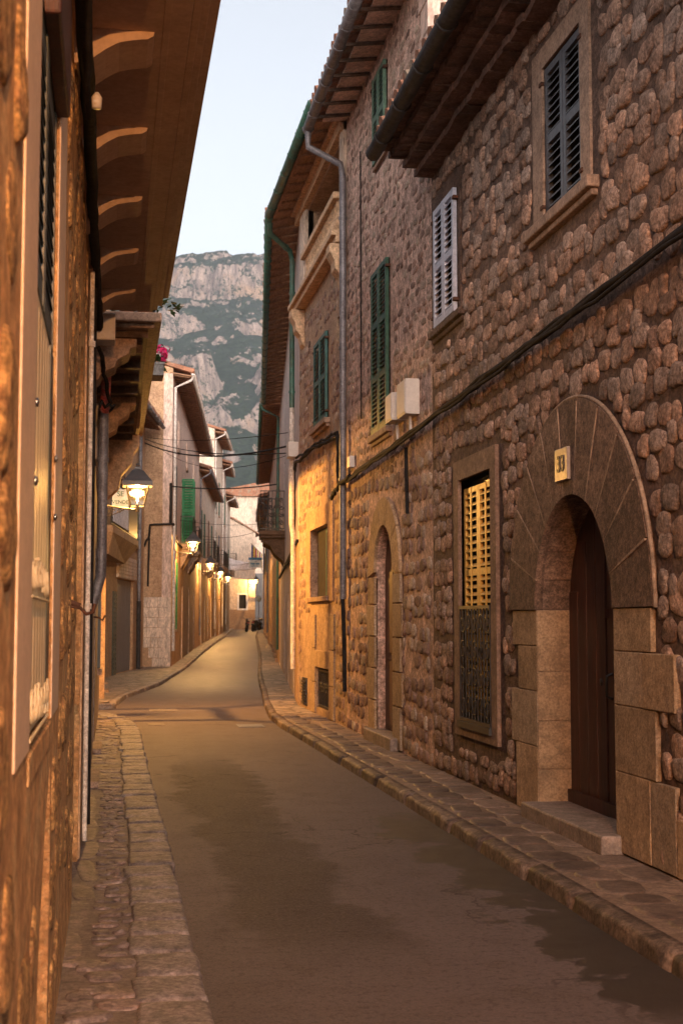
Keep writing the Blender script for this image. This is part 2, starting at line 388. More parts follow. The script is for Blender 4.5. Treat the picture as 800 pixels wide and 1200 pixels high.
def body(house, fr, u0, u1, z0, z1, depth, mat, name='wall_body', o=-.5):
    b = MB(); b.fb(fr, u0, u1, z0, z1, -depth, o); return b.build(name, mat, house)

def roof(house, fr, u0, u1, z, over, depth=5, slope=.32, mat=None, sp=.24, name='roof', full=False):
    mat = mat or m['tile']
    r = MB(); d = depth+over
    for o0, o1 in ((over, -depth),):
        pts = [fr.p(u, z+(over-o)*slope+t, o) for t in (0, .05) for u, o in ((u0, o0), (u1, o0), (u1, o1), (u0, o1))]
        r.hexa(pts)
    L = 1.2 if not full else depth
    n = int((u1-u0)/sp)
    for i in range(n):
        u = u0+(i+.5)*(u1-u0)/n
        a = fr.p(u, z+.05+RND.uniform(-.006, .006), over+.05+RND.uniform(-.015, .015)); b = fr.p(u, z+.05+L*slope, over+.05-L)
        r.tube([a, b], [sp*.42, sp*.36], 8)
    return r.build(name, mat, house)

def gutter(house, a, b, r=.07, mat=None, name='gutter', joints=.9):
    a, b = V(a), V(b); mat = mat or m['zinc']; mb = MB(); d = (b-a); L = d.length; d.normalize(); up = V((0, 0, 1)); x = d.cross(up).normalized(); y = up
    n = 8; vs = []
    for e in (a, b):
        for rr in (r, r-.008):
            for k in range(n+1):
                t = pi+pi*k/n; vs.append(e+x*rr*math.cos(t)+y*rr*math.sin(t))
    q = n+1; fs = []
    for k in range(n):
        fs += [(k, k+1, 2*q+k+1, 2*q+k), (q+k, 3*q+k, 3*q+k+1, q+k+1)]
        fs += [(k, q+k, q+k+1, k+1), (2*q+k, 2*q+k+1, 3*q+k+1, 3*q+k)]
    fs += [(0, 2*q, 3*q, q), (n, q+n, 3*q+n, 2*q+n)]
    mb.add(vs, fs, None, True)
    mb.add([a+x*r*math.cos(pi+pi*k/n)+y*r*math.sin(pi+pi*k/n) for k in range(n+1)], [tuple(range(n+1))])
    mb.add([b+x*r*math.cos(pi+pi*k/n)+y*r*math.sin(pi+pi*k/n) for k in range(n+1)], [tuple(range(n+1))])
    s = .4
    while s < L:
        c = a+d*s
        mb.tube([c+x*(r+.006)*math.cos(pi+pi*k/8)+y*(r+.006)*math.sin(pi+pi*k/8) for k in range(9)], .011, 5)
        s += joints
    return mb.build(name, mat, house)

def pipe(house, pts, r=.045, mat=None, name='downpipe', clips=True):
    mb = MB(); mb.tube(pts, r, 10)
    if clips:
        for i in range(len(pts)-1):
            a, b = V(pts[i]), V(pts[i+1]); L = (b-a).length
            k = .6
            while k < L: c = a+(b-a)*(k/L); dd = (b-a).normalized()*.02; mb.tube([c-dd, c+dd], r+.012, 10); k += 1.9
    return mb.build(name, mat or m['zinc'], house)

def bars(mb, fr, u0, u1, v0, v1, o, n, r=.008, rails=True):
    for i in range(n+1):
        u = u0+(u1-u0)*i/n; mb.tube([fr.p(u, v0, o), fr.p(u, v1, o)], r, 5)
    if rails:
        for v in (v0, v1): mb.fb(fr, u0-.01, u1+.01, v-.015, v+.015, o-.012, o+.012)

def scroll(mb, fr, cu, cv, R, o, r=.007, turns=1.4, ph=0, flip=1):
    pts = []
    for k in range(26):
        t = k/25; a = ph+flip*turns*2*pi*t; rr = R*(1-.8*t); pts.append(fr.p(cu+rr*math.cos(a), cv+rr*math.sin(a), o))
    mb.tube(pts, r, 5)

# ------------------------------------------------------------------ street plan (plan coordinates in metres; y runs up the street)
def hz(y): return 0 if y < 45 else (.012*(y-45) if y < 130 else 1.02)
RW = [(-12, 3.3), (24.3, 3.3), (34, 4.45), (46, 5.6), (59, 6.95), (73, 8.3), (90, 9.95), (110, 12.2), (124, 13.9), (136, 15.4)]
RK = [(-12, 2.56), (14, 2.52), (20.5, 2.5), (22.3, 2.54), (26, 2.86), (38, 4.02), (56, 5.95), (73, 7.65), (90, 9.35), (110, 11.6), (124, 13.3), (136, 14.8)]
LWf = [(25, -1.6), (27, -.12), (36.5, -.2), (44.8, 1.02), (45, 1.9), (67, 4.15), (85, 6.2), (94, 7.4), (102, 8.3), (112, 9.5), (115, 9.9), (136, 12)]
LKf = [(25.2, -.5), (25.8, .08), (28.6, .33), (34.4, 1.25), (47, 2.6), (60.8, 4.07), (76, 5.75), (90, 7.4), (105, 9.0), (118, 10.4), (136, 12.3)]
def ip(T, y):
    for (a, b), (c, d) in zip(T, T[1:]):
        if a <= y <= c: return b+(d-b)*(y-a)/(c-a)
    return T[0][1] if y < T[0][0] else T[-1][1]
def strip(fa, fb, y0, y1, dz, name, mat, step=1., skirt=0, nx=6):
    mb = MB(); n = max(1, int((y1-y0)/step)); q = nx+1
    vs = []; fs = []
    for i in range(n+1):
        y = y0+(y1-y0)*i/n; a, b = fa(y), fb(y)
        for k in range(nx+1): vs.append((a+(b-a)*k/nx, y, hz(y)+dz))
    fs = [(i*q+k, i*q+k+1, (i+1)*q+k+1, (i+1)*q+k) for i in range(n) for k in range(nx)]
    mb.add(vs, fs, None, True)
    o = mb.build(name, mat); tag(o, kind='structure')
    return o

# asphalt: worn wheel track, oily grain and a damp patch by the kerb are marks on the surface itself
def asphalt():
    mt = bpy.data.materials.new('asphalt'); mt.use_nodes = True; nt = mt.node_tree; N = nt.nodes; L = nt.links; b = N['Principled BSDF']
    geo = N.new('ShaderNodeNewGeometry'); sep = N.new('ShaderNodeSeparateXYZ'); L.new(geo.outputs['Position'], sep.inputs[0])
    def noise(sc, det=6, r=.6, st=None):
        n = N.new('ShaderNodeTexNoise'); n.inputs['Scale'].default_value = sc; n.inputs['Detail'].default_value = det; n.inputs['Roughness'].default_value = r
        if st:
            mp = N.new('ShaderNodeMapping'); mp.inputs['Scale'].default_value = st; L.new(geo.outputs['Position'], mp.inputs[0]); L.new(mp.outputs[0], n.inputs['Vector'])
        else: L.new(geo.outputs['Position'], n.inputs['Vector'])
        return n.outputs['Fac']
    def mth(op, a, bb=None, c=None):
        x = N.new('ShaderNodeMath'); x.operation = op
        for i, q in enumerate((a, bb, c)):
            if q is None: continue
            if isinstance(q, (int, float)): x.inputs[i].default_value = q
            else: L.new(q, x.inputs[i])
        return x.outputs[0]
    def sst(x, lo, hi):
        r = N.new('ShaderNodeMapRange'); r.interpolation_type = 'SMOOTHSTEP'; r.inputs['From Min'].default_value = lo; r.inputs['From Max'].default_value = hi; L.new(x, r.inputs['Value']); return r.outputs[0]
    def mix(f, a, bb):
        x = N.new('ShaderNodeMix'); x.data_type = 'RGBA'; L.new(f, x.inputs[0])
        for i, q in ((6, a), (7, bb)):
            if isinstance(q, tuple): x.inputs[i].default_value = (*q, 1)
            else: L.new(q, x.inputs[i])
        return x.outputs[2]
    big = noise(.5, 8, .6, (1, .5, 1)); mid = noise(3.2, 8, .65); fine = noise(70, 5, .8); wob = noise(1.1, 8, .6); wob2 = noise(4.5, 8, .65)
    c = mix(sst(big, .35, .65), (.112, .088, .092), (.08, .064, .068))
    c = mix(sst(mid, .48, .75), c, (.075, .058, .05))
    sp = sst(fine, .35, .7); c = mix(mth('MULTIPLY', sp, .6), c, (.21, .16, .145)); c = mix(mth('MULTIPLY', sst(noise(26, 6, .75), .5, .62), .55), c, (.045, .033, .03))
    c = mix(mth('MULTIPLY', sst(noise(2.0, 3), .7, .72), .6), c, (.05, .04, .036))
    vt = N.new('ShaderNodeTexVoronoi'); vt.feature = 'DISTANCE_TO_EDGE'; vt.inputs['Scale'].default_value = .8
    av = N.new('ShaderNodeVectorMath'); av.operation = 'MULTIPLY_ADD'; av.inputs[1].default_value = (.9, .9, 0); cn = N.new('ShaderNodeTexNoise'); cn.inputs['Scale'].default_value = 2.2; cn.inputs['Detail'].default_value = 7; L.new(geo.outputs['Position'], cn.inputs['Vector'])
    L.new(cn.outputs['Color'], av.inputs[0]); L.new(geo.outputs['Position'], av.inputs[2]); L.new(av.outputs[0], vt.inputs['Vector'])
    crack = mth('MULTIPLY', sst(vt.outputs['Distance'], .012, .004), sst(noise(.55, 3), .5, .58)); c = mix(mth('MULTIPLY', crack, .75), c, (.035, .026, .024))
    # worn track, x about .7-1.4, y 6.5-16
    wx = mth('MULTIPLY_ADD', wob, 1.1, sep.outputs[0]); wx = mth('MULTIPLY_ADD', wob2, .35, wx)
    track = mth('MULTIPLY', sst(mth('ABSOLUTE', mth('ADD', wx, -1.75)), .42, .24), mth('MULTIPLY', sst(sep.outputs[1], 6.2, 7.6), sst(sep.outputs[1], 17, 13.5)))
    grain = sst(noise(45, 5, .75), .42, .56)
    c = mix(mth('MULTIPLY', track, mth('MULTIPLY_ADD', grain, .5, .06)), c, (.05, .035, .03))
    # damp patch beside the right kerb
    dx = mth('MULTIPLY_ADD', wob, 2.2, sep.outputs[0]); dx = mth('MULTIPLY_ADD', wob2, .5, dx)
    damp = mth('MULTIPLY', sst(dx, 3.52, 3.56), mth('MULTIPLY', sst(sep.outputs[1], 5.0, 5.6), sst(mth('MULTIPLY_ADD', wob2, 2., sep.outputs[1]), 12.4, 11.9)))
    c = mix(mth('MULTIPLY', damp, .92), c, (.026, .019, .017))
    L.new(c, b.inputs['Base Color'])
    r = N.new('ShaderNodeMapRange'); r.inputs['To Min'].default_value = .62; r.inputs['To Max'].default_value = .85; L.new(mid, r.inputs['Value'])
    L.new(mth('MULTIPLY_ADD', sst(sep.outputs[1], 24, 34), -.22, mth('MULTIPLY_ADD', damp, -.2, r.outputs[0])), b.inputs['Roughness']); b.inputs['Specular IOR Level'].default_value = .3
    bp = N.new('ShaderNodeBump'); bp.inputs['Distance'].default_value = .01; bp.inputs['Strength'].default_value = .8
    L.new(mth('ADD', fine, mth('MULTIPLY', mth('MULTIPLY', grain, track), 1.5)), bp.inputs['Height']); L.new(bp.outputs[0], b.inputs['Normal'])
    return mt
m['asph'] = asphalt()
m['farpave'] = M('far_pavement', (.30, .235, .18), (.22, .17, .13), 2, .6, .5, 12, .01, vor=(2.6, (.12, .09, .07)), spec=.4)
m['earth'] = M('valley_ground', (.10, .09, .06), (.07, .07, .045), .05, .95, 0)

g = MB(); ys = [-60, 0, 45, 130, 300, 700]
vs = [(x, y, hz(y)-.03) for y in ys for x in (-500, -60, 0, 60, 500)]
g.add(vs, [(i*5+k, i*5+k+1, (i+1)*5+k+1, (i+1)*5+k) for i in range(5) for k in range(4)]); tag(g.build('ground', m['earth']), kind='structure')
strip(lambda y: -6 if 20 < y < 44.9 else ip([(-12, -.3), (20, -.3), (45, 1.6)]+LWf[5:], y)-.3, lambda y: ip(RW, y)+.1, -12, 142, 0, 'road', m['asph'], 1., nx=8)
# right pavement base and far pavements
strip(lambda y: ip(RK, y)+.1, lambda y: ip(RW, y)+.05, -12, 22, .088, 'pavement', m['rgrout'], .5, nx=2)
strip(lambda y: ip(RK, y)+.1, lambda y: ip(RW, y)+.05, 22.0, 136, .094, 'pavement', m['farpave'], .5, nx=3)
strip(lambda y: min(ip(LWf, y), ip(LKf, y)-.3)-.6, lambda y: ip(LKf, y)-.1, 25.3, 136, .094, 'pavement', m['farpave'], .5, nx=3)
strip(lambda y: -.25, lambda y: ip([(-12, .14), (20, .14), (22.4, .1), (23.4, -.05), (23.6, -.2)], y), -12, 23.6, .033, 'pavement', m['grout'], .4, nx=3)

def kerb(T, y0, y1, w, h, side, name, mat, blk=(.7, 1.2), wear=.012):
    mb = MB(); prof = [(0, -.02), (.0, h*.7), (.006, h*.9), (.022, h*.99), (w*.6, h+.004), (w, h), (w, -.02)]
    y = y0; q = len(prof)
    while y < y1:
        L = RND.uniform(*blk); c = (RND.random(), RND.random(), 0); ye = min(y+L, y1); n = max(3, int((ye-y)/.12)); vs = []
        jx = RND.uniform(-.01, .01)
        for i in range(n+1):
            t = i/n; yy = y+.006+(ye-y-.012)*t; e = .012 if i in (0, n) else 0
            X = ip(T, yy)+side*jx
            for k, (px_, pz) in enumerate(prof):
                top = 1 if 1 <= k <= 4 else 0
                vs.append((X+side*(px_+(e+RND.uniform(0, wear))*(k in (1, 2, 3))), yy, hz(yy)+pz-(e+RND.uniform(0, wear))*top))
        fs = [(i*q+k, i*q+k+1, (i+1)*q+k+1, (i+1)*q+k) for i in range(n) for k in range(q-1)]
        fs += [tuple(range(q)), tuple(n*q+k for k in range(q))]
        mb.add(vs, fs, c, True); y = ye
    o = mb.build(name, mat); tag(o, kind='structure'); return o
kerb(RK, -4, 134, .12, .1, 1, 'kerb', m['kerbr'], (.8, 1.6), .013)
q = MB(); q.box(-2.6, .02, 25.22, 25.4, -.02, .1); q.box(-.02, .1, 25.3, 26.0, -.02, .1); tag(q.build('kerb', m['flag'], bevel=.02), kind='structure')
kerb(LKf, 25.9, 134, .14, .1, -1, 'kerb', m['flag'])
# right pavement flagstones
gf = Fr((0, 0, .09), (0, 1, 0), (1, 0, 0), (0, 0, 1))
p = MB()
stones(p, gf, 3.5, 22.2, 2.69, 2.98, .29, .28, .48, .011, .03, ex=3.6, seg=16, rough=.04, tone=(0, .45), jitter=.1, sink=.004)
stones(p, gf, 3.5, 22.2, 2.99, 3.28, .29, .3, .6, .008, .022, ex=4, seg=16, rough=.035, tone=(.5, 1), jitter=.1, sink=.004, fill=.8)
tag(p.build('pavement', m['rpave']), kind='structure')
# left pavement: big kerb blocks, cobbles between, slabs along the wall
gf = Fr((0, 0, .03), (0, 1, 0), (1, 0, 0), (0, 0, 1))
p = MB()
y = 3.4
while y < 23.2:
    L_ = RND.uniform(.3, .52); x1 = ip([(0, .41), (20, .41), (22.2, .3), (23.3, .02)], y+L_/2)+RND.uniform(-.012, .012); x0 = x1-.285+RND.uniform(-.02, .02); e = .014
    c = (RND.uniform(.55, 1), .9, 0); h0 = .052+RND.uniform(-.004, .006); jj = [RND.uniform(-.012, .012) for _ in range(8)]
    q_ = [(x0+jj[0], y+.012+jj[1]), (x1+.004, y+.012+jj[2]*.5), (x1, y+L_-.012+jj[3]*.5), (x0+jj[4], y+L_-.012+jj[5])]
    out = []
    for (ax, ay), (bx, by) in zip(q_, q_[1:]+q_[:1]):
        for t in (.06, .3, .5, .7, .94): out.append((ax+(bx-ax)*t+RND.uniform(-.006, .006), ay+(by-ay)*t+RND.uniform(-.006, .006)))
    cx_, cy_ = (x0+x1)/2, y+L_/2; nn = len(out); vs = []
    for sc_, z in ((1.0, -.02), (1.0, h0-.022), (.96, h0-.006), (.86, h0), (.45, h0+.003)):
        vs += [V((cx_+(ox-cx_)*sc_, cy_+(oy-cy_)*sc_, z+(RND.uniform(-.0025, .0025) if z > .04 else 0))) for ox, oy in out]
    vs.append(V((cx_, cy_, h0+.003)))
    p.add(vs, [(i*nn+k, i*nn+(k+1) % nn, (i+1)*nn+(k+1) % nn, (i+1)*nn+k) for i in range(4) for k in range(nn)]+[(4*nn+k, 4*nn+(k+1) % nn, 5*nn) for k in range(nn)], c, True)
    y += L_
tag(p.build('kerb', m['kerbl']), kind='structure')
p = MB()
gx_ = Fr((0, 0, .03), (1, 0, 0), (0, 1, 0), (0, 0, 1))
stones(p, gx_, -.22, .14, 3.4, 6.6, .15, .12, .24, .015, .008, ex=3.8, seg=16, rough=.07, tone=(.1, 1), sink=.006, jitter=.5)
stones(p, gx_, -.08, .13, 6.6, 13.0, .085, .06, .16, .014, .01, ex=3, seg=10, rough=.08, tone=(.1, 1), sink=.006, jitter=1.3)
stones(p, gf, 6.6, 13, -.24, -.085, .155, .35, .8, .006, .012, ex=5, seg=16, rough=.02, tone=(.0, .5), sink=.004)
stones(p, gx_, -.22, .12, 13.0, 22.4, .14, .1, .3, .012, .012, ex=3.4, seg=10, rough=.06, tone=(.2, 1), sink=.006, jitter=1)
tag(p.build('pavement', m['cobl']), kind='structure')
# covers in the road
def cover(x, y, w, d, mat, label, cat='cover'):
    mb = MB(); mb.box(x-w/2, x+w/2, y-d/2, y+d/2, hz(y)-.02, hz(y)+.006)
    mb.box(x-w/2+.04, x+w/2-.04, y-d/2+.04, y+d/2-.04, hz(y), hz(y)+.009)
    return tag(mb.build('access_cover', mat, bevel=.003), label, cat)
cover(.93, 24.9, .5, .9, m['cpatch'], 'pale square utility cover in the road near the far left kerb corner')
cover(.70, 21.4, .25, .5, m['cpatch'], 'small pale cover in the road beside the end of the cobbled pavement')
cover(2.1, 20.9, .4, .6, m['manhole'], 'dark iron cover in the road near the right kerb below the yellow lit wall')

# ================================================================== RIGHT SIDE, house with door 33
frR = Fr((3.3, 0, 0), (0, 1, 0), (0, 0, 1), (-1, 0, 0))
H1 = empty('stone_house', (3.3, 5, 0), 'near brown cobblestone house with arched doorway numbered 33 and dark eaves', 'house')
AC, AR, AI, SP = 9.47, 1.52, .83, 1.68           # arch centre, outer and inner radius, spring height
holes = [archloop(AC-AI, AC+AI, .1, SP, 28), rect(11.6, 12.72, .64, 2.94), rect(9.18, 10.05, 4.7, 5.93), rect(12.74, 13.6, 4.6, 5.85)]
w = MB(); w.sheet(frR, rect(-6, 13.9, -.1, 6.32), holes, depth=[.02, .12, .12, .12], rim=.45)
wall = w.build('wall', m['mortar'], H1)
sk = inrects([(AC-AR+.1, AC+AR-.05, 0, SP), (AC, SP, AR+.02), (AC-AI-.7, AC+AI+.55, 0, 1.5), (11.32, 13.03, .42, 3.2), (8.86, 10.36, 4.5, 6.12), (12.6, 13.78, 4.44, 6.02)], .01)
s = MB()
stones(s, frR, 3.0, 13.88, .12, 3.76, .165, .13, .31, .022, .008, skip=sk, seg=14, ex=2.8, rough=.075, jitter=.6)
stones(s, frR, 3.0, 13.88, 3.8, 6.3, .172, .14, .32, .022, .01, skip=sk, seg=14, ex=2.7, rough=.075, jitter=.6)
s.build('wall_stones', m['cob'], wall)
s = MB()

# ashlar blocks beside the door
ab = MB(); jm = MB()
def blk(mb, u0, u1, v0, v1, o0, o1, g=.003):
    mb.fb(frR, u0+g, u1-g, v0+g, v1-g, o0, o1, (RND.random(), RND.random(), 0))
rows = [(.1, .62), (.62, 1.05), (1.05, 1.4), (1.4, SP)]
for i, (a, b) in enumerate(rows):
    L = (.38, .3, .5, .38)[i]; Rr = (.58, .69, .50, .64)[i]
    blk(jm, AC+AI, AC+AI+Rr, a, b, -.02, .034)                 # far jamb (towards street end)
    blk(ab, AC-AI-Rr, AC-AI, a, b, -.02, .034)
    if i in (0, 2): blk(ab, AC-AI-Rr-L, AC-AI-Rr, a, b, -.02, .03+.006*i)
for i, (a, b) in enumerate([(.1, .45), (.45, .82), (.82, 1.2), (1.2, SP)]):
    jm.fb(frR, AC+AI-.012, AC+AI+.03, a+.003, b-.003, -.24, .03, (RND.random(), 0, 0)); ab.fb(frR, AC-AI-.03, AC-AI+.012, a+.003, b-.003, -.24, .03, (RND.random(), 0, 0))
ab.fb(frR, AC-AI-1.55, AC-AI-.97, .1, .44, -.02, .03, (.6, .2, 0))
ab.build('door_jamb', m['ashlar'], H1, bevel=.006); jm.build('door_jamb', m['ashlar'], H1, bevel=.006)
jb = MB(); jb.fb(frR, AC+AI+.001, AC+AI+.49, .1, SP, .0, .024); jb.fb(frR, AC-AI-.49, AC-AI-.001, .1, SP, .0, .024); jb.fb(frR, AC+AI, AC+AI+.02, .1, SP, -.235, .0); jb.fb(frR, AC-AI-.02, AC-AI, .1, SP, -.235, .0); jb.build('jamb_mortar', m['joint'], H1)
# voussoirs
vo = MB(); nV = 11; jf = MB()
for i in range(nV):
    a0 = pi*i/nV+.004; a1 = pi*(i+1)/nV-.004; n = 6; c = (RND.random(), 0, 0)
    lp = [(AC+AR*math.cos(a0+(a1-a0)*k/n), SP+AR*math.sin(a0+(a1-a0)*k/n)) for k in range(n+1)]+[(AC+AI*math.cos(a1-(a1-a0)*k/n), SP+AI*math.sin(a1-(a1-a0)*k/n)) for k in range(n+1)]
    vo.prism(frR, lp, -.24, .045+RND.uniform(-.003, .003), c)
vo.build('door_arch', m['arch'], H1, bevel=.006)
for i in range(1, nV):
    a0 = pi*i/nV; jf.bar(frR.p(AC+AI*math.cos(a0), SP+AI*math.sin(a0), .03), frR.p(AC+(AR-.02)*math.cos(a0), SP+(AR-.02)*math.sin(a0), .038), .016, .03, up=(1, 0, 0))
pts = [frR.p(AC+(AR+.015)*math.cos(pi*k/40), SP+(AR+.012)*math.sin(pi*k/40), .026) for k in range(41)]
jf.tube(pts, .016, 6); jf.build('arch_joint', m['joint'], H1)
# door
dr = MB(); dr.prism(frR, archloop(AC-AI-.02, AC+AI+.02, .16, SP, 28), -.3, -.24)
for sgn in (-1, 1):
    for k in range(4):
        u = AC+sgn*(.02+.2*k); top = SP+math.sqrt(max(0, AI**2-(abs(u-AC)+.19)**2))-.04
        dr.fb(frR, min(u, u+sgn*.19), max(u, u+sgn*.19), .2, top, -.241, -.228)
door = dr.build('door', m['wood'], H1, bevel=.004)
hd = MB(); hd.fb(frR, AC-.05, AC+.05, SP-.06, SP, -.235, -.2); hd.build('door_cap', m['wood'], door); hd = MB(); hd.fb(frR, AC-AI, AC+AI, .2, .3, -.235, -.2); hd.build('door_rail', m['wood'], door)
hd = MB(); hd.tube([frR.p(AC-.12, 1.22, -.225), frR.p(AC-.12, 1.2, -.18), frR.p(AC-.12, 1.06, -.18), frR.p(AC-.12, 1.04, -.225)], .011); hd.lathe([(0, .0), (.03, .0), (.03, .01), (0, .012)], frR.p(AC+.12, 1.15, -.225), 12, 'x'); hd.build('handle', m['iron'], door)
st = MB(); st.fb(frR, 8.55, 9.38, .08, .21, -.24, .17); st.fb(frR, 9.39, 10.32, .08, .205, -.24, .17)
st.build('doorstep', m['flag'], H1, bevel=.015)
pl = MB(); pl.fb(frR, 9.42, 9.7, 2.62, 2.86, .04, .07); plo = pl.build('house_number', m['plate'], H1, bevel=.006)
def text(body_, fr, u, v, o, size, mat, parent, name='lettering', ext=.003):
    cu = bpy.data.curves.new(name, 'FONT'); cu.body = body_; cu.size = size; cu.extrude = ext; cu.align_x = 'CENTER'; cu.align_y = 'CENTER'; cu.offset = .002*size/.2
    tmp = bpy.data.objects.new('tmp', cu); me = bpy.data.meshes.new_from_object(tmp); bpy.data.objects.remove(tmp)
    ob = bpy.data.objects.new(name, me); col.objects.link(ob)
    x = fr.V.cross(fr.N); ob.rotation_euler = Matrix((x, fr.V, fr.N)).transposed().to_euler()
    ob.location = fr.p(u, v, o)-(wloc(parent) if parent else V((0, 0, 0))); ob.data.materials.clear(); ob.data.materials.append(mat); ob.parent = parent; return ob
text('33', frR, 9.56, 2.74, .072, .17, m['ink'], plo)
# windows
gw = MB(); gw.fb(frR, 11.6, 12.72, .64, 2.94, -.24, -.2); gwo = gw.build('window', m['dark'], H1); gwo['label'] = 'slatted window, coloured golden as if lamplit, behind a dark iron grille'
q = MB(); q.sheet(frR, rect(11.42, 12.9, .52, 3.13), [rect(11.6, 12.72, .64, 2.94)], depth=.19, rim=.05, o=.035); q.build('window_surround', m['trimd'], gwo)
q = MB(); q.fb(frR, 11.61, 11.67, .65, 2.93, -.19, -.05); q.fb(frR, 12.65, 12.71, .65, 2.93, -.19, -.1); q.fb(frR, 11.67, 12.65, 2.86, 2.93, -.19, -.1); q.fb(frR, 11.67, 12.65, .65, .72, -.19, -.1); q.build('window_frame', m['dgreen'], gwo)
for a, b in ((11.67, 12.17), (12.18, 12.68)):
    q = MB(); leaf(q, frR, a, b, .74, 2.85, -.045, th=.03, st=.05, slat=.066, rails=(.33, .62), gapf=.4); q.fb(frR, (a+b)/2-.02, (a+b)/2+.02, .74, 2.85, -.02, -.012); q.build('shutter', m['gold'], gwo)
q = MB(); bars(q, frR, 11.64, 12.68, .68, 1.72, .03, 10, .009)
for r_ in range(4):
    for k in range(5):
        scroll(q, frR, 11.74+.21*k, .82+.25*r_, .095, .03, .008, 1.3, ph=r_, flip=1 if (k+r_) % 2 else -1)
q.fb(frR, 11.6, 12.72, .6, .66, -.1, .06); q.build('window_grille', m['iron'], gwo)
wA = shutters(H1, frR, 9.18, 10.05, 4.7, 5.93, -.04, m['steel'], 'tall window with dark shutters in a wide painted surround', (.2, .25, .001, .17, .02), m['paint'], (.32, .34, .09, .09), slat=.06, rails=(.52,))
wB = shutters(H1, frR, 12.74, 13.6, 4.6, 5.85, .02, m['blue'], 'small window with pale blue shutters', (.1, .1, .001, .12, .015), m['mortar'], (.22, .22, .07, .07), slat=.06, rails=(.5,))
# eave of stepped tiles
e = MB()
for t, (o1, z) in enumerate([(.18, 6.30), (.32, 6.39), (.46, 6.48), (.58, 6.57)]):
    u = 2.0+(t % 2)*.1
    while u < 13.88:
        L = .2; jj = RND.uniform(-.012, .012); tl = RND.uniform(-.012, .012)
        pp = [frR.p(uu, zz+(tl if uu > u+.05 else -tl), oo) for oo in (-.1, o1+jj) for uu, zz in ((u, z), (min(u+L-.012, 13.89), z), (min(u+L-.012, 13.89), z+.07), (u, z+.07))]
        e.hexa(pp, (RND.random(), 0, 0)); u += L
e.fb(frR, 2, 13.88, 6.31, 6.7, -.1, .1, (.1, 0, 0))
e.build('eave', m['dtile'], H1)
gutter(H1, (2.68, -5, 6.64), (2.68, 13.95, 6.56), .085, m['dgutter'])
roof(H1, frR, -6, 13.9, 6.66, .55, 5.5, .3)
body(H1, frR, -6, 13.9, -.1, 6.32, 6, m['mortar'])

# cable bundle along the right hand walls
cb = MB()
def wob(pts, r, n=6, amp=.02):
    out = []
    for (a, b) in zip(pts, pts[1:]):
        a, b = V(a), V(b)
        for k in range(n): out.append(a+(b-a)*k/n+V((RND.uniform(-.3, .3)*amp, 0, RND.uniform(-1, 1)*amp)))
    out.append(V(pts[-1])); return out
base = [(3.21, -4, 3.98), (3.21, 3, 3.9), (3.2, 7.5, 3.82), (3.21, 11, 3.74), (3.21, 15, 3.64), (3.23, 19.0, 3.56)]
cb.tube(wob(base, 0, 10, .022), .028, 7); cb.tube(wob([(x+.02, y, z+.035) for x, y, z in base], 0, 10, .02), .018, 6); cb.tube(wob([(x-.015, y, z-.03) for x, y, z in base], 0, 9, .02), .015, 6)
cb.tube(wob([(3.21, 18.5, 3.57), (3.17, 19.35, 3.5), (3.2, 20.0, 3.42)], 0, 8, .03), .03, 6)
tag(cb.build('wall_cable', m['cable']), 'thick black cable bundle running along the near brown stone house', 'cable')

# ------------------------------------------------------------------ tall rubble house with green shutters
H2 = empty('rubble_house', (3.3, 16, 0), 'tall pale rubble stone house with two green shuttered windows above a small arched door', 'house')
holes = [archloop(15.87, 17.0, .1, 2.2, 20), rect(16.1, 17.1, 3.95, 6.05), rect(16.22, 17.0, 7.45, 8.6)]
w = MB(); w.sheet(frR, rect(13.905, 19.22, -.1, 8.95), holes, depth=[.11, .12, .12], rim=.45)
wall = w.build('wall', m['rub'], H2)
s = MB(); sk = inrects([(15.45, 17.5, 0, 3.15), (15.95, 17.25, 3.75, 6.2), (16.1, 17.1, 7.3, 8.75)], .0)
stones(s, frR, 13.92, 19.2, 3.2, 8.9, .14, .14, .36, .008, .055, skip=sk, seg=10, fill=.75, rough=.12, sink=.01, jitter=.5)
stones(s, frR, 13.92, 19.2, .1, 3.4, .18, .16, .38, .02, .03, skip=sk, seg=10, fill=.9, rough=.1)
s.build('wall_stones', m['fleck'], wall)
q = MB()
for i in range(7):
    z = 6.55+i*.35; q.fb(frR, 13.903, 14.25+(i % 2)*.12, z+.008, z+.342, -.3, .03, (RND.random(), .5, 0))
q.build('quoin', m['pink'], H2, bevel=.01)
q = MB(); c0 = 16.435
for i in range(5):
    a0 = pi*i/5+.006; a1 = pi*(i+1)/5-.006; n = 5
    lp = [(c0+.98*math.cos(a0+(a1-a0)*k/n), 2.15+.96*math.sin(a0+(a1-a0)*k/n)) for k in range(n+1)]+[(c0+.565*math.cos(a1-(a1-a0)*k/n), 2.2+.565*math.sin(a1-(a1-a0)*k/n)) for k in range(n+1)]
    q.prism(frR, lp, -.02, .04, (RND.random(), 0, 0))
for i, (a, b) in enumerate([(.1, .6), (.6, 1.0), (1.0, 1.4), (1.4, 1.8), (1.8, 2.15)]):
    for u0, u1 in ((15.45-.1*(i % 2), 15.87), (17.0, 17.42+.1*(i % 2))):
        q.fb(frR, u0, u1, a+.008, b-.008, -.02, .035, (RND.random(), RND.random(), 0))
q.build('door_surround', m['ashlar'], H2, bevel=.008)
q = MB(); q.prism(frR, archloop(15.85, 17.02, .15, 2.2, 20), -.18, -.115); q.fb(frR, 15.95, 16.4, .3, 1.1, -.116, -.10); q.fb(frR, 16.47, 16.92, .3, 1.1, -.116, -.10); q.fb(frR, 15.95, 16.4, 1.2, 2.2, -.116, -.10); q.fb(frR, 16.47, 16.92, 1.2, 2.2, -.116, -.10)
q.build('door', m['wood2'], H2)
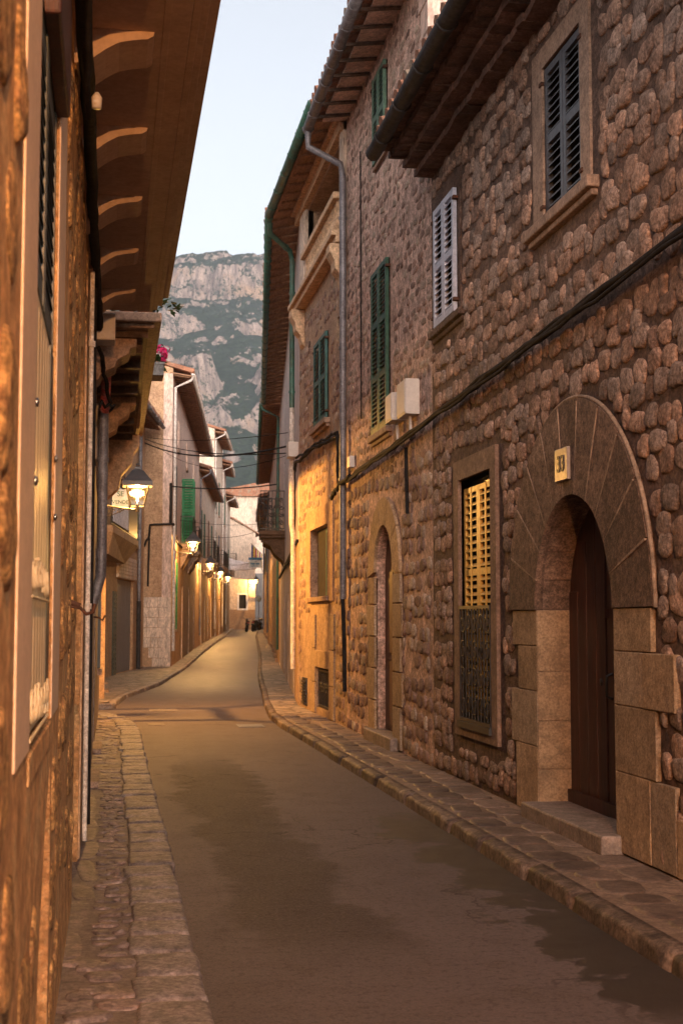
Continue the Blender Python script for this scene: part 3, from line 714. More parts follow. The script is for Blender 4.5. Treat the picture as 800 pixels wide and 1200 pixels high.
q = MB(); q.fb(frR, 15.6, 17.3, .08, .24, -.36, .12); q.build('doorstep', m['flag'], H2, bevel=.015)
shutters(H2, frR, 16.1, 17.1, 3.95, 6.05, .015, m['green'], 'lower green shuttered window', None, m['paint'], (.12, .12, .08, .08), rails=(.33, .66))
shutters(H2, frR, 16.22, 17.0, 7.45, 8.6, .015, m['pgreen'], 'upper green shuttered window under the eaves', None, m['paint'], (.05, .05, .04, .05), rails=(.5,))
# eave
u = 13.9
q2 = MB()
while u < 19.2:
    q = MB(); q.hexa([frR.p(uu, zz-.13*oo, oo) for oo in (-.1, .5) for uu, zz in ((u, 8.86), (u+.03, 8.86), (u+.03, 8.9), (u, 8.9))]); u += .5
    q.build('rafter', m['dbeam'], H2)
q2.hexa([frR.p(uu, zz-.13*oo, oo) for oo in (-.1, .36) for uu, zz in ((13.9, 8.905), (19.22, 8.905), (19.22, 8.93), (13.9, 8.93))]); q2.build('soffit', m['board'], H2)
roof(H2, frR, 13.8, 19.25, 8.91, .52, 5.5, .24, m['tile'])
gutter(H2, (2.72, 13.8, 8.86), (2.72, 19.25, 8.74), .075, m['zinc'], joints=.55)
pipe(H2, [(2.72, 19.15, 8.68), (2.72, 19.15, 8.45), (3.19, 19.1, 8.2), (3.22, 19.1, 8.0), (3.22, 19.1, 1.9)], .05, m['zinc'])
pipe(H2, [(3.22, 19.1, 1.9), (3.24, 19.1, 1.25), (3.25, 19.12, .6)], .03, m['cable'], 'pipe_shoe', False)
body(H2, frR, 13.905, 19.22, -.1, 8.9, 6, m['rub'])
for i, (u0, u1, v0, v1, lb) in enumerate([(14.5, 14.95, 3.86, 4.25, 'larger white meter box beside the arched door house windows, nearer the brown house'), (15.25, 15.6, 3.9, 4.22, 'smaller white meter box below the green shutters of the tall rubble house')]):
    q = MB(); q.fb(frR, u0, u1, v0, v1, .002, .16); q.fb(frR, u0+.02, u1-.02, v0+.02, v1-.02, .16, .168)
    q.tube([frR.p((u0+u1)/2, v0, .06), frR.p((u0+u1)/2, v0-.22, .05)], .02); tag(q.build('meter_box', m['plastic'], bevel=.01), lb, 'meter box', 'meter boxes on the tall rubble house')
q = MB(); q.fb(frR, 18.55, 18.75, 3.72, 3.88, .002, .08); tag(q.build('junction_box', m['plastic'], bevel=.01), 'tiny white junction box by the grey downpipe of the tall rubble house', 'junction box')
q = MB(); q.tube([frR.p(15.0, 3.55, .05), frR.p(15.02, 2.8, .03)], .022); q.tube([frR.p(17.9, 4.3, .03), frR.p(17.95, 8.0, .03)], .01); q.build('conduit', m['cable'], H2)

# ------------------------------------------------------------------ house with loggia, lit yellow below; the facade bends
H3 = empty('loggia_house', (3.3, 22, 0), 'stone house with roof terrace balustrade and green gutter, its lower wall lit yellow', 'house')
holes = [rect(20.85, 22.7, 1.98, 3.1), rect(20.75, 22.1, .2, .84), rect(20.9, 22.2, 4.75, 6.15), rect(19.75, 20.1, 5.75, 6.15), rect(19.6, 23.2, 7.15, 8.75)]
w = MB(); w.sheet(frR, rect(19.23, 24.3, -.1, 9.0), holes, depth=[.1, .06, .12, .25, 1.4], rim=.3)
wall = w.build('wall', m['rub3'], H3)
s = MB(); sk = inrects([(20.3, 23.25, 1.85, 3.45), (20.2, 23.9, 0, 1.72), (20.7, 22.4, 4.6, 6.3), (19.6, 20.2, 5.6, 6.3)], .0)
stones(s, frR, 19.3, 24.28, 3.3, 6.9, .16, .16, .36, .012, .05, skip=sk, seg=10, fill=.75, rough=.12, jitter=.5)
stones(s, frR, 19.3, 24.28, .1, 3.3, .19, .2, .4, .012, .045, skip=sk, seg=10, fill=.95, rough=.12)
s.build('wall_stones', m['fleck'], wall)
q = MB(); q.fb(frR, 20.85, 22.7, 1.98, 3.1, -.16, -.1); wo = q.build('window', m['dark'], H3)
q = MB(); q.sheet(frR, rect(20.35, 23.2, 1.9, 3.42), [rect(20.85, 22.7, 1.98, 3.1)], depth=.03, rim=.04, o=.03); q.build('window_surround', m['tanpl'], wo)
q = MB(); q.fb(frR, 20.75, 22.8, 1.9, 1.978, -.2, .07); q.build('sill', m['paint'], wo, bevel=.01)
q = MB(); leaf(q, frR, 20.9, 21.5, 2.0, 3.05, -.095); q.build('shutter', m['teal'], wo)
q = MB(); q.fb(frR, 20.75, 22.1, .2, .84, -.12, -.062); co = q.build('cellar_window', m['dark'], H3)
q = MB(); bars(q, frR, 20.8, 22.05, .24, .8, -.03, 9, .01)
for k in range(6): scroll(q, frR, 20.9+.2*k, .52, .1, -.03, .01)
q.build('cellar_grille', m['iron'], co)
q = MB()
for u0, u1 in ((20.25, 20.72), (22.15, 22.6)):
    for a, b in ((.1, .6), (.6, 1.15), (1.15, 1.7)): q.fb(frR, u0, u1, a+.008, b-.008, -.02, .03, (RND.random(), .6, 0))
q.fb(frR, 20.73, 22.14, .85, 1.12, -.02, .03); q.build('cellar_surround', m['ashlar'], H3, bevel=.006)
q = MB(); q.fb(frR, 23.2, 23.75, .15, .62, 0, .015); 
for k in range(8): q.fb(frR, 23.26, 23.69, .19+.05*k, .215+.05*k, .015, .04)
q.build('vent_grille', m['iron'], H3)
shutters(H3, frR, 20.9, 22.2, 4.75, 6.15, .015, m['teal'], 'teal shuttered window', None, m['paint'], (.15, .15, .1, .09), rails=(.5,))
frT = Fr((3.3, 0, .12), (0, 1, 0), (0, 0, 1), (-1, 0, 0))
# loggia: pilasters, ledge, balustrade
q = MB(); q.fb(frT, 19.26, 24.28, 6.98, 7.08, -.1, .16); q.fb(frT, 19.26, 24.3, 7.08, 7.16, -.1, .22); q.build('ledge', m['loggia'], H3, bevel=.01)
for u0 in (19.3, 23.6):
    q = MB(); lp = [(0, 6.97), (.24, 6.97), (.24, 6.85), (.17, 6.72), (.16, 6.6), (.08, 6.5), (.05, 6.36), (0, 6.3)]
    f2 = Fr(frT.p(u0, 0, 0), frT.N, (0, 0, 1), frT.U); q.prism(f2, lp, 0, .36); q.build('corbel', m['loggia'], H3, bevel=.008)
for u0, u1 in ((19.24, 19.6), (23.2, 23.95)):
    q = MB(); q.fb(frT, u0, u1, 7.17, 8.8, -.1, .05); q.fb(frT, u0+.1, u1-.1, 7.3, 8.7, .05, .065); q.build('pilaster', m['cream'], H3, bevel=.005)
bl = MB(); bl.fb(frT, 19.6, 23.2, 7.16, 7.24, -.06, .12); bl.fb(frT, 19.6, 23.2, 7.74, 7.84, -.08, .14); bo = bl.build('balustrade', m['loggia'], H3, bevel=.01)
q = MB(); prof = [(.045, 7.24), (.045, 7.27), (.03, 7.3), (.055, 7.37), (.06, 7.42), (.03, 7.52), (.025, 7.6), (.045, 7.66), (.045, 7.74)]
for k in range(17): q = MB(); q.lathe(prof, frT.p(19.75+k*.205, 0, .03), 8); q.build('baluster', m['loggia'], bo)
q = MB(); q.fb(frR, 19.23, 24.2, 7.1, 9.0, -1.5, -1.42); q.build('terrace_wall', m['tanpl'], H3)
fB = wallframe((3.3, 24.3), (5.6, 46), 0, 1)
LB = math.hypot(2.3, 21.7)
w = MB(); w.sheet(fB, rect(0, LB, -.1, 9.0), [rect(3.0, 3.9, .1, 2.2), rect(8, 9, .1, 2.3), rect(8, 8.9, 4.2, 6.0), rect(13, 14, .1, 2.3), rect(13.7, 14.7, 4.12, 6.1)], depth=.2, rim=.3)
w.build('side_wall', m['white'], H3)
for u0, u1, v0, v1, k_, mt in ((3.0, 3.9, .1, 2.2, 'door', 'wood2'), (8, 9, .1, 2.3, 'door', 'wood2'), (13, 14, .1, 2.3, 'door', 'wood2'), (8, 8.9, 4.2, 6, 'window', 'green'), (13.7, 14.7, 4.12, 6.1, 'window', 'wood2')):
    q = MB(); q.fb(fB, u0, u1, v0, v1, -.2, -.14); 
    for r_ in range(int((v1-v0)/.12)): q.fb(fB, u0+.06, u1-.06, v0+.06+r_*.12, v0+.12+r_*.12, -.14, -.125)
    q.build(k_, m[mt], H3)
q = MB(); q.fb(fB, 0, 2.4, .1, 3.0, .0, .012); q.build('plaster_band', m['tanpl'], H3)
# eave boards, both runs
def eave_boards(h, fr, u0, u1, z, over, mat, drop=.10, rsp=.5):
    q = MB(); q.hexa([fr.p(uu, zz-drop*oo/over, oo) for oo in (-.1, over) for uu, zz in ((u0, z), (u1, z), (u1, z+.04), (u0, z+.04))]); q.build('soffit', mat, h)
    u = u0+.1
    while u < u1-.1:
        q = MB(); q.hexa([fr.p(uu, zz-drop*oo/over, oo) for oo in (-.1, over-.04) for uu, zz in ((u, z-.045), (u+.06, z-.045), (u+.06, z-.001), (u, z-.001))]); u += rsp
        q.build('rafter', mat, h)
eave_boards(H3, frR, 19.3, 24.34, 9.05, .48, m['beam']); eave_boards(H3, fB, .05, LB, 9.05, .55, m['beam'], rsp=.6)
q = MB(); q.fb(frR, 19.24, 24.25, 8.78, 8.94, .0, .1); q.fb(frR, 19.24, 24.25, 8.94, 9.0, .0, .17); q.build('cornice', m['loggia'], H3)
roof(H3, frR, 19.3, 24.3, 9.02, .5, 5, .25); roof(H3, fB, 0, LB, 9.02, .58, 5, .25)
gutter(H3, (2.76, 18.9, 9.05), (2.74, 24.35, 9.0), .08, m['ggutter']); gutter(H3, (2.74, 24.3, 9.0), fB.p(LB-.4, 8.95, .6), .08, m['ggutter'])
pipe(H3, [(2.78, 24.6, 8.95), (2.8, 24.7, 8.75), (3.25, 25.3, 8.6), (3.3, 25.35, 8.4), (3.3, 25.35, 5.6)], .05, m['ggutter'], 'gutter_outlet')
pipe(H3, [(3.3, 25.35, 5.6), (3.3, 25.35, 3.4), (3.34, 25.4, 3.2), (3.34, 25.4, .7)], .05, m['wpipe'])
q = MB(); q.fb(fB, .1, LB-.05, 3.0, 3.06, .0, .05); q.build('cable_run', m['cable'], H3)
body(H3, frR, 19.23, 24.2, -.1, 7.0, 6, m['rub3'], o=-.8); body(H3, fB, 1, LB, -.1, 8.9, 6, m['white'])
cb = MB(); cb.tube(wob([(3.23, 19.55, 3.5), (3.23, 19.6, 4.3), (3.24, 21.5, 4.4), (3.24, 24.3, 4.45), (3.38, 25.6, 4.4), (3.42, 25.9, 3.6), (3.5, 26.5, 3.0), fB.p(6, 2.9, .05), fB.p(12, 3.0, .05)], 0, 6, .03), .03, 6)
cb.tube(wob([(3.25, 19.5, 3.5), (3.25, 19.75, 4.36), (3.24, 21.5, 4.46), (3.24, 24.3, 4.52)], 0, 6, .03), .022, 6)
tag(cb.build('wall_cable', m['cable']), 'black cable looping down and along the loggia house from its grey downpipe', 'cable')
q = MB(); q.fb(frR, 24.9, 25.25, 4.62, 4.9, -.1, .12); tag(q.build('junction_box', m['plastic'], bevel=.01), 'cream junction box where overhead wires reach the corner pipe', 'junction box')

# ------------------------------------------------------------------ generic houses up the street
def opening_set(h, fr, side, items):
    for (u0, u1, v0, v1, kind, mt) in items:
        q = MB(); q.fb(fr, u0, u1, v0, v1, -.16, -.1)
        if kind == 'door':
            q.fb(fr, u0+.1, u1-.1, v0+.2, v0+(v1-v0)*.45, -.1, -.08); q.fb(fr, u0+.1, u1-.1, v0+(v1-v0)*.52, v1-.15, -.1, -.08)
            q.build('door', m[mt], h)
        elif kind == 'window':
            wo = q.build('window', m['glass'], h)
            for a, b in ((u0, (u0+u1)/2-.01), ((u0+u1)/2+.01, u1)):
                z = MB(); leaf(z, fr, a, b, v0, v1, .0, slat=.12); z.build('shutter', m[mt], wo)
        elif kind == 'open':
            wo = q.build('window', m['glass'], h)
            f2 = Fr(fr.p(u0, 0, .02), fr.N, (0, 0, 1), -fr.U); z = MB(); leaf(z, f2, 0, (u1-u0)*.5, v0, v1, -.02, slat=.1); z.build('shutter', m[mt], wo)
            f3 = Fr(fr.p(u1, 0, .02), fr.N, (0, 0, 1), fr.U); z = MB(); leaf(z, f3, 0, (u1-u0)*.5, v0, v1, -.02, slat=.1); z.build('shutter', m[mt], wo)
        q = MB(); q.fb(fr, u0-.08, u1+.08, v0-.1, v0-.01, -.05, .07) if kind != 'door' else q.fb(fr, u0-.02, u1+.02, v0-.1, v0+.04, -.1, .1); q.build('sill' if kind != 'door' else 'doorstep', m['paint'], h)

def balcony(h, fr, u0, u1, z, d=.6, hgt=1.0, mat_s=None, n=None, fancy=False, corb=True):
    q = MB(); q.fb(fr, u0, u1, z-.12, z, -.02, d); q.fb(fr, u0+.05, u1-.05, z-.2, z-.121, -.02, d-.06)
    b = q.build('balcony', mat_s or m['paint'], h, bevel=.012)
    q = MB(); n = n or int((u1-u0)/.11)
    bars(q, fr, u0+.04, u1-.04, z+.05, z+hgt, d-.04, n, .009)
    for u in (u0+.04, u1-.04):
        f2 = Fr(fr.p(u, 0, 0), fr.N, (0, 0, 1), fr.U); bars(q, f2, .02, d-.04, z+.05, z+hgt, 0, max(3, int(d/.12)), .009)
        if fancy:
            for k in range(int(d/.14)):
                for r_ in range(4): scroll(q, f2, .1+.14*k, z+.2+.22*r_, .07, 0, .011, 1.2, ph=r_*1.5, flip=(-1)**k)
    if fancy:
        for k in range(int((u1-u0)/.2)):
            for r_ in range(4): scroll(q, fr, u0+.15+.2*k, z+.2+.22*r_, .09, d-.04, .011, 1.2, ph=r_, flip=(-1)**k)
    q.build('railing', m['iron'], b)
    if corb:
        for u in (u0+.15, u1-.45):
            c = MB(); f2 = Fr(fr.p(u, 0, 0), fr.N, (0, 0, 1), fr.U)
            c.prism(f2, [(0, z-.21), (d*.85, z-.21), (d*.85, z-.32), (d*.55, z-.42), (d*.4, z-.62), (.08, z-.8), (0, z-.95)], 0, .3); c.build('corbel', mat_s or m['paint'], b)
    return b

def house(name, label, P0, P1, zt, side, mat, items, over=.55, low=None, lowz=0, gut='wpipe', group='houses up the street', depth=6, slope=.3, low_items=(), eavem='beam', rise=None, bodymat=None):
    zb = hz(P0[1]); fr = wallframe(P0, P1, 0, side); L = math.hypot(P1[0]-P0[0], P1[1]-P0[1])
    h = empty(name, (P0[0], P0[1], zb), label, 'house', group)
    w = MB(); w.sheet(fr, rect(0, L, -.1, zt), [rect(*it[:4]) for it in items], depth=.1, rim=.3)
    w.build('wall', mat, h)
    if low:
        w = MB(); w.sheet(fr, rect(.002, L-.002, -.1, lowz), [rect(*it[:4]) for it in items if it[3] < lowz], depth=.02, rim=.014, o=.014); w.build('plaster_band', low, h)
    opening_set(h, fr, side, items)
    body(h, fr, .0, L, -.1, zt, depth, bodymat or mat, o=-.29)
    eave_boards(h, fr, 0, L, zt, over, m[eavem])
    roof(h, fr, -.02, L+.02, zt+.03, over+.03, depth*.5, slope, full=False)
    # gable of the roof
    g_ = MB(); f2 = Fr(fr.p(0, 0, 0), fr.N, (0, 0, 1), fr.U); hh = zt+(over+depth*.5)*slope
    g_.prism(f2, [(-.0, zt-.01), (-.0, zt+over*slope), (-depth*.5, hh), (-depth, zt)], .02, L-.02); g_.build('gable', bodymat or mat, h)
    r2 = MB(); r2.hexa([fr.p(u, z+t, o) for t in (0, .06) for u, o, z in ((-.02, -depth*.5, hh+.02), (L+.02, -depth*.5, hh+.02), (L+.02, -depth-.3, zt), (-.02, -depth-.3, zt))]); r2.build('back_roof', m['tile'], h)
    gutter(h, fr.p(0, zt, over+.06), fr.p(L, zt-.04, over+.06), .07, m[gut])
    pipe(h, [fr.p(.12, zt-.06, over+.06), fr.p(.12, zt-.2, over), fr.p(.12, zt-.45, .08), fr.p(.12, zb+.6, .08)], .05, m[gut])
    return h, fr, L

balcony(H3, fB, 13.2, 15.8, 4.08, .72, 1.1, m['dbeam'], fancy=True)
h4, f4, L4 = house('balcony_house', 'house with an terracotta eaves just past the bend, behind the ornate iron balcony', (5.6, 46), (8.3, 73), 9.0, 1, m['pink'],
    [(2.2, 3.2, .2, 2.5, 'door', 'wood2'), (6, 7, .3, 2.6, 'door', 'green'), (10, 11, .4, 2.6, 'door', 'wood'), (14, 15, .5, 2.7, 'door', 'wood2'), (1.4, 2.4, 4.65, 6.4, 'window', 'green'), (6, 7, 4.6, 6.4, 'window', 'green'), (12, 13, 4.6, 6.4, 'window', 'green'), (18, 19, .5, 2.7, 'door', 'wood2'), (22, 23, .5, 2.7, 'door', 'wood2')],
    .6, m['tanpl'], 4.0, 'ggutter')

h5, f5, L5 = house('terrace_house', 'warm lit tan terrace house on the outer side of the bend, beyond the ornate balcony', (8.3, 73), (9.95, 90), 8.2, 1, m['tanpl'],
    [(2, 3, .7, 2.8, 'door', 'wood2'), (6, 7, .7, 2.8, 'door', 'green'), (10, 11, .8, 2.9, 'door', 'wood'), (14, 15, .8, 2.9, 'door', 'wood2'), (3, 4, 4.5, 6.2, 'window', 'green'), (9, 10, 4.5, 6.2, 'window', 'green')], .5, None, 0, 'zinc')
h6, f6, L6 = house('terrace_house', 'last narrow house of the right hand row, behind the round street sign', (9.95, 90), (12.2, 110), 8.8, 1, m['cream'],
    [(2, 3, .9, 2.9, 'door', 'wood2'), (7, 8, .9, 2.9, 'door', 'green'), (12, 13, 1, 3, 'door', 'wood'), (16, 17, 1, 3, 'door', 'wood2'), (4, 5, 4.5, 6.2, 'window', 'green')], .5, m['tanpl'], 4.2, 'zinc')

# ================================================================== LEFT SIDE, near house
XL = -.2
frL = Fr((XL, 0, 0), (0, 1, 0), (0, 0, 1), (1, 0, 0))
HL = empty('rendered_house', (XL, 4, 0), 'low orange rendered house close on the left with deep painted eaves', 'house')
niche = [(4.1, .05), (4.85, .05), (4.9, .75), (4.8, 1.12), (4.5, .95), (4.2, .6)]
holes = [rect(3.47, 4.75, 1.27, 4.0), archloop(7.9, 9.2, .03, 2.65, 14), niche]
w = MB()
def bumpy_sheet():
    pass
w.sheet(frL, rect(-6, 11.95, -.1, 4.36), holes, depth=[.1, .12, .07], rim=.4)
wl = w.build('wall', m['leftwall'], HL)
s = MB(); stones(s, frL, 1.5, 11.9, .12, 4.2, .34, .3, .62, .012, .09, skip=inrects([(2.9, 5.4, 1.15, 4.3), (7.7, 9.4, 0, 3.5), (4.0, 4.9, 0, 1.1), (9.7, 12, 0, 4.5)], .02), seg=16, rough=.12, ex=2.3, sink=.004, fill=.85, jitter=.8)
s.build('wall_stones', m['leftstone'], wl)
q = MB(); q.fb(frL, 4.1, 4.9, .03, 1.12, -.11, -.07); q.build('exposed_masonry', m['leftstone'], HL)
# window: pale band, dark green shutter above, cream panel and scrolled ironwork
q = MB(); q.fb(frL, 3.47, 4.75, 1.27, 4.0, -.06, -.045); wo = q.build('window', m['dgreen'], HL)
q = MB(); q.fb(frL, 2.95, 3.467, 1.28, 4.2, -.02, .005); q.fb(frL, 4.753, 5.35, 1.27, 4.2, -.02, .004); q.build('window_surround', m['frameL'], wo, bevel=.002)
q = MB(); q.fb(frL, 3.48, 4.5, 1.3, 2.5, -.04, -.012)
for k in range(7): q.fb(frL, 3.5+.142*k, 3.62+.142*k, 1.34, 2.46, -.012, -.007)
q.build('lower_panel', m['creampaint'], wo, bevel=.002)
q = MB(); leaf(q, frL, 3.48, 4.1, 2.52, 3.98, -.04, slat=.05, th=.03); q.build('shutter', m['dgreen'], wo)
q = MB(); leaf(q, frL, 4.11, 4.74, 2.52, 3.98, -.04, slat=.05, th=.03); q.fb(frL, 4.52, 4.74, 1.3, 2.5, -.04, -.008); q.build('shutter', m['dgreen'], wo)
q = MB()
for k in range(6): scroll(q, frL, 3.6+.17*k, 1.37, .06, .002, .0045, 1.3, ph=k)
q.tube([frL.p(3.5, 1.3, .002), frL.p(4.5, 1.3, .002)], .005)
for k in range(7): scroll(q, frL, 3.55+.13*k, 1.72, .05, .002, .0045, 1.2, ph=k, flip=-1)
q.tube([frL.p(3.5, 1.66, .002), frL.p(4.45, 1.66, .002)], .004); q.build('ironwork', m['creampaint'], wo)
q = MB(); q.fb(frL, 3.47, 4.75, 1.19, 1.265, -.1, .006); q.build('sill', m['leftwall'], wo, bevel=.004)
q = MB()
for z in (1.95, 2.15):
    for u in (3.5, 4.73): q.lathe([(0, 0), (.012, .002), (.012, .01), (0, .014)], frL.p(u, z, .0), 8, 'x')
q.build('glint_dot', m['chrome'], wo)  # added metal dots standing in for small light reflections
# arched doorway, pipes, conduits
q = MB(); q.prism(frL, archloop(7.9, 9.2, .03, 2.65, 14), -.16, -.12); q.build('door', m['wood'], HL)
q = MB(); q.fb(frL, 9.3, 9.75, .03, 3.9, -.02, .012); q.build('pilaster', m['tanpl'], HL)
pipe(HL, [frL.p(9.95, 4.2, .03), frL.p(9.95, .05, .03)], .018, m['wpipe'], 'conduit')
q = MB(); q.fb(frL, 10.5, 11.6, .03, 2.4, -.02, .02); q.build('side_door', m['dgreen'], HL)
q = MB(); q.tube([frL.p(10.4, 4.2, .04), frL.p(10.4, .1, .04)], .022); q.build('conduit', m['cable'], HL)
def hook(u, v, lb):
    q = MB(); q.tube([frL.p(u, v, -.01), frL.p(u, v-.01, .05), frL.p(u-.02, v-.04, .08), frL.p(u-.03, v-.03, .11), frL.p(u-.03, v+.01, .12)], .009, 6); q.tube([frL.p(u, v+.02, .0), frL.p(u, v, .05)], .012)
    tag(q.build('wall_hook', m['rust']), lb, 'hook')
hook(6.75, 1.67, 'rusty iron hook in the orange rendered wall beyond its window')
# eaves: moulded soffit and S brackets
q = MB(); q.fb(frL, -6, 11.92, 4.30, 4.34, -.05, .52)
q.fb(frL, -6, 11.9, 4.30+.012, 4.40, .521, .56); q.fb(frL, -6, 11.9, 4.35, 4.48, .561, .60); q.fb(frL, -6, 11.9, 4.42, 4.52, .601, .655)
q.fb(frL, -6, 11.9, 4.297, 4.306, .395, .43)
q.build('soffit', m['soffit'], HL, bevel=.008)
for k in range(11):
    u = 11.45-1.24*k
    q = MB(); lp = [(0, 4.3), (.36, 4.3), (.355, 4.28), (.33, 4.265), (.26, 4.255), (.2, 4.24), (.14, 4.205), (.09, 4.165), (.045, 4.14), (0, 4.13)]
    f2 = Fr(frL.p(u, 0, 0), frL.N, (0, 0, 1), -frL.U); q.prism(f2, lp, 0, .34); q.build('bracket', m['soffit'], HL, bevel=.012)
roof(HL, frL, -6, 11.93, 4.53, .56, 4, .28)
body(HL, frL, -6, 11.94, -.1, 4.3, 6, m['leftwall'])
q = MB(); cb = MB(); cb.tube(wob([(-.14, -3, 4.12), (-.14, 4, 4.02), (-.15, 8, 4.16), (-.14, 11.9, 4.14)], 0, 14, .02), .034, 6)
cb.tube(wob([(-.12, 3.6, 4.1), (-.1, 4.6, 3.85), (-.12, 5.4, 3.6), (-.14, 6.2, 4.1)], 0, 5, .02), .012, 6)
tag(cb.build('wall_cable', m['cable']), 'black cable strung under the deep painted eaves at the left', 'cable')
q = MB(); q.fb(frL, 3.9, 4.75, 3.35, 4.05, -.05, .035); q.build('blind_box', m['wood'], HL, bevel=.01)
for u, v, mt in ((6.3, 3.98, 'plastic'),):
    q = MB(); q.lathe([(0, 0), (.022, .0), (.026, .05), (.01, .075), (0, .075)], frL.p(u, v, .1), 10); tag(q.build('insulator', m['plastic']), 'small white cable insulator under the painted eaves', 'insulator')

# ------------------------------------------------------------------ balcony house, left
HB = empty('corbelled_house', (XL, 17, 0), 'grey brown house whose big stone balcony overhangs the left pavement', 'house')
holes = [rect(13.2, 14.3, .05, 2.5), rect(16.5, 17.5, .05, 2.5), rect(15.2, 16.3, 4.42, 6.6), rect(20.5, 21.5, .9, 2.3)]
w = MB(); w.sheet(frL, rect(11.96, 24.4, -.1, 8.0), holes, depth=.12, rim=.4); w.build('wall', m['greywall'], HB)
opening_set(HB, frL, -1, [(13.2, 14.3, .05, 2.5, 'door', 'dgreen'), (16.5, 17.5, .05, 2.5, 'door', 'wood2'), (15.2, 16.3, 4.42, 6.6, 'door', 'wood2'), (20.5, 21.5, .9, 2.3, 'window', 'dgreen')])
body(HB, frL, 11.96, 24.4, -.1, 8.0, 6, m['greywall'])
roof(HB, frL, 11.96, 24.4, 8.02, .1, 4, .28)
q = MB(); q.fb(frL, 12.6, 20.4, 4.30, 4.34, -.05, .56); q.fb(frL, 12.5, 20.5, 4.341, 4.43, -.05, .62); bo = q.build('balcony', m['paint'], HB, bevel=.015)
q = MB(); q.fb(frL, 12.75, 20.2, 4.24, 4.299, -.02, .5)
for k in range(9): q.fb(frL, 13.1+.8*k, 13.2+.8*k, 4.16, 4.24, -.02, .46)
q.build('balcony_underside', m['dbeam'], bo)
q = MB(); bars(q, frL, 12.6, 20.4, 4.5, 5.35, .55, 60, .009)
for u in (12.6, 20.4):
    f2 = Fr(frL.p(u, 0, 0), frL.N, (0, 0, 1), frL.U); bars(q, f2, .02, .55, 4.5, 5.35, 0, 5, .009)
q.build('railing', m['iron'], bo)
for u, hgt, dp in ((12.8, .42, .40), (19.55, 1.15, .56), (16.2, .6, .45)):
    q = MB(); z = 4.24; lp = [(0, z), (dp, z), (dp, z-.1*hgt-.04), (dp*.86, z-.22*hgt), (dp*.82, z-.35*hgt), (dp*.55, z-.5*hgt), (dp*.5, z-.66*hgt), (dp*.2, z-.8*hgt), (.05, z-.95*hgt), (0, z-hgt)]
    f2 = Fr(frL.p(u, 0, 0), frL.N, (0, 0, 1), frL.U); q.prism(f2, lp, 0, .42); q.build('corbel', m['paint'] if u < 13 else m['tanpl'], bo, bevel=.012)
pipe(HB, [frL.p(13.6, 4.2, .06), frL.p(13.7, 4.05, .12), frL.p(14.2, 3.75, .1)], .05, m['redcloth'], 'pipe_elbow', False)
pipe(HB, [frL.p(14.2, 3.85, .09), frL.p(14.2, 2.3, .09), frL.p(14.2, 2.05, .085), frL.p(14.15, 1.85, .03), frL.p(14.15, 1.7, -.02)], .055, m['zinc'])
q = MB(); q.fb(frL, 14.6, 15.3, 3.3, 3.9, .0, .14); tag(q.build('cable_box', m['plastic'], bevel=.01), 'narrow pale box on the wall under the stone balcony, behind the grey downpipe', 'junction box')
q = MB(); q.fb(frL, 11.97, 12.25, 4.05, 4.29, .0, .2); tag(q.build('meter_box', m['plastic'], bevel=.01), 'pale meter box on the left wall where the painted eaves end', 'meter box')
q = MB(); q.tube([frL.p(15.6, 1.64, -.01), frL.p(15.6, 1.63, .06), frL.p(15.57, 1.6, .1), frL.p(15.57, 1.66, .13)], .012, 6); tag(q.build('wall_hook', m['rust']), 'rusty hook on the grey wall below the long downpipe', 'hook')
cb = MB(); cb.tube(wob([frL.p(12.2, 4.0, .06), frL.p(13.2, 3.9, .12), frL.p(14.0, 3.8, .16), frL.p(15, 3.85, .08)], 0, 6, .04), .02, 6); cb.tube(wob([frL.p(13.4, 3.7, .06), frL.p(14.0, 3.75, .2), frL.p(14.6, 3.7, .06)], 0, 6, .05), .014, 6)
tag(cb.build('wall_cable', m['cable']), 'tangle of black cables beside the pink pipe end below the stone balcony', 'cable')

def plant(P, r, hgt, n, fl, label, potm, potw=.5, cat='plant', group=None, pd=.1, along='y'):
    h = empty('potted_plant', P, label, cat, group); P = V(P)
    q = MB()
    q.box(P.x-pd, P.x+pd, P.y-potw/2, P.y+potw/2, P.z, P.z+.17); q.box(P.x-pd-.015, P.x+pd+.015, P.y-potw/2-.015, P.y+potw/2+.015, P.z+.15, P.z+.18); q.build('plant_pot', potm, h)
    q = MB(); fm = MB()
    for i in range(n):
        a = RND.uniform(0, 6.28); rr = r*math.sqrt(RND.random()); c = P+V((rr*math.cos(a), rr*math.sin(a)*potw/.4, .18+hgt*RND.random()-.1*(rr/r)))
        t = V((RND.uniform(-1, 1), RND.uniform(-1, 1), RND.uniform(-.3, 1))).normalized(); b = t.cross(V((0, 0, 1))); b = b.normalized() if b.length > .1 else V((1, 0, 0)); sz = RND.uniform(.02, .045)
        q.add([c, c+t*sz+b*sz*.7, c+t*sz*2, c+t*sz-b*sz*.7], [(0, 1, 2, 3)])
    for i in range(18): q.tube([P+V((0, RND.uniform(-1, 1)*potw*.4, .15)), P+V((RND.uniform(-1, 1)*r, RND.uniform(-1, 1)*potw*.5, .18+hgt*RND.random()))], .004, 4)
    q.build('foliage', m['leaf'], h)
    if fl:
        for i in range(fl):
            c = P+V((RND.uniform(-.2, 1)*r, RND.uniform(-1, 1)*potw*.5, .2+hgt*RND.uniform(.1, 1)))
            for k in range(16):
                t = V((RND.gauss(0, 1), RND.gauss(0, 1), RND.gauss(0, 1))).normalized(); b = t.orthogonal().normalized(); d = c+t*.045
                fm.add([d+b*.025, d+t.cross(b)*.025, d-b*.025, d-t.cross(b)*.025], [(0, 1, 2, 3)])
        fm.build('blossom', m['flower'], h)
    return h
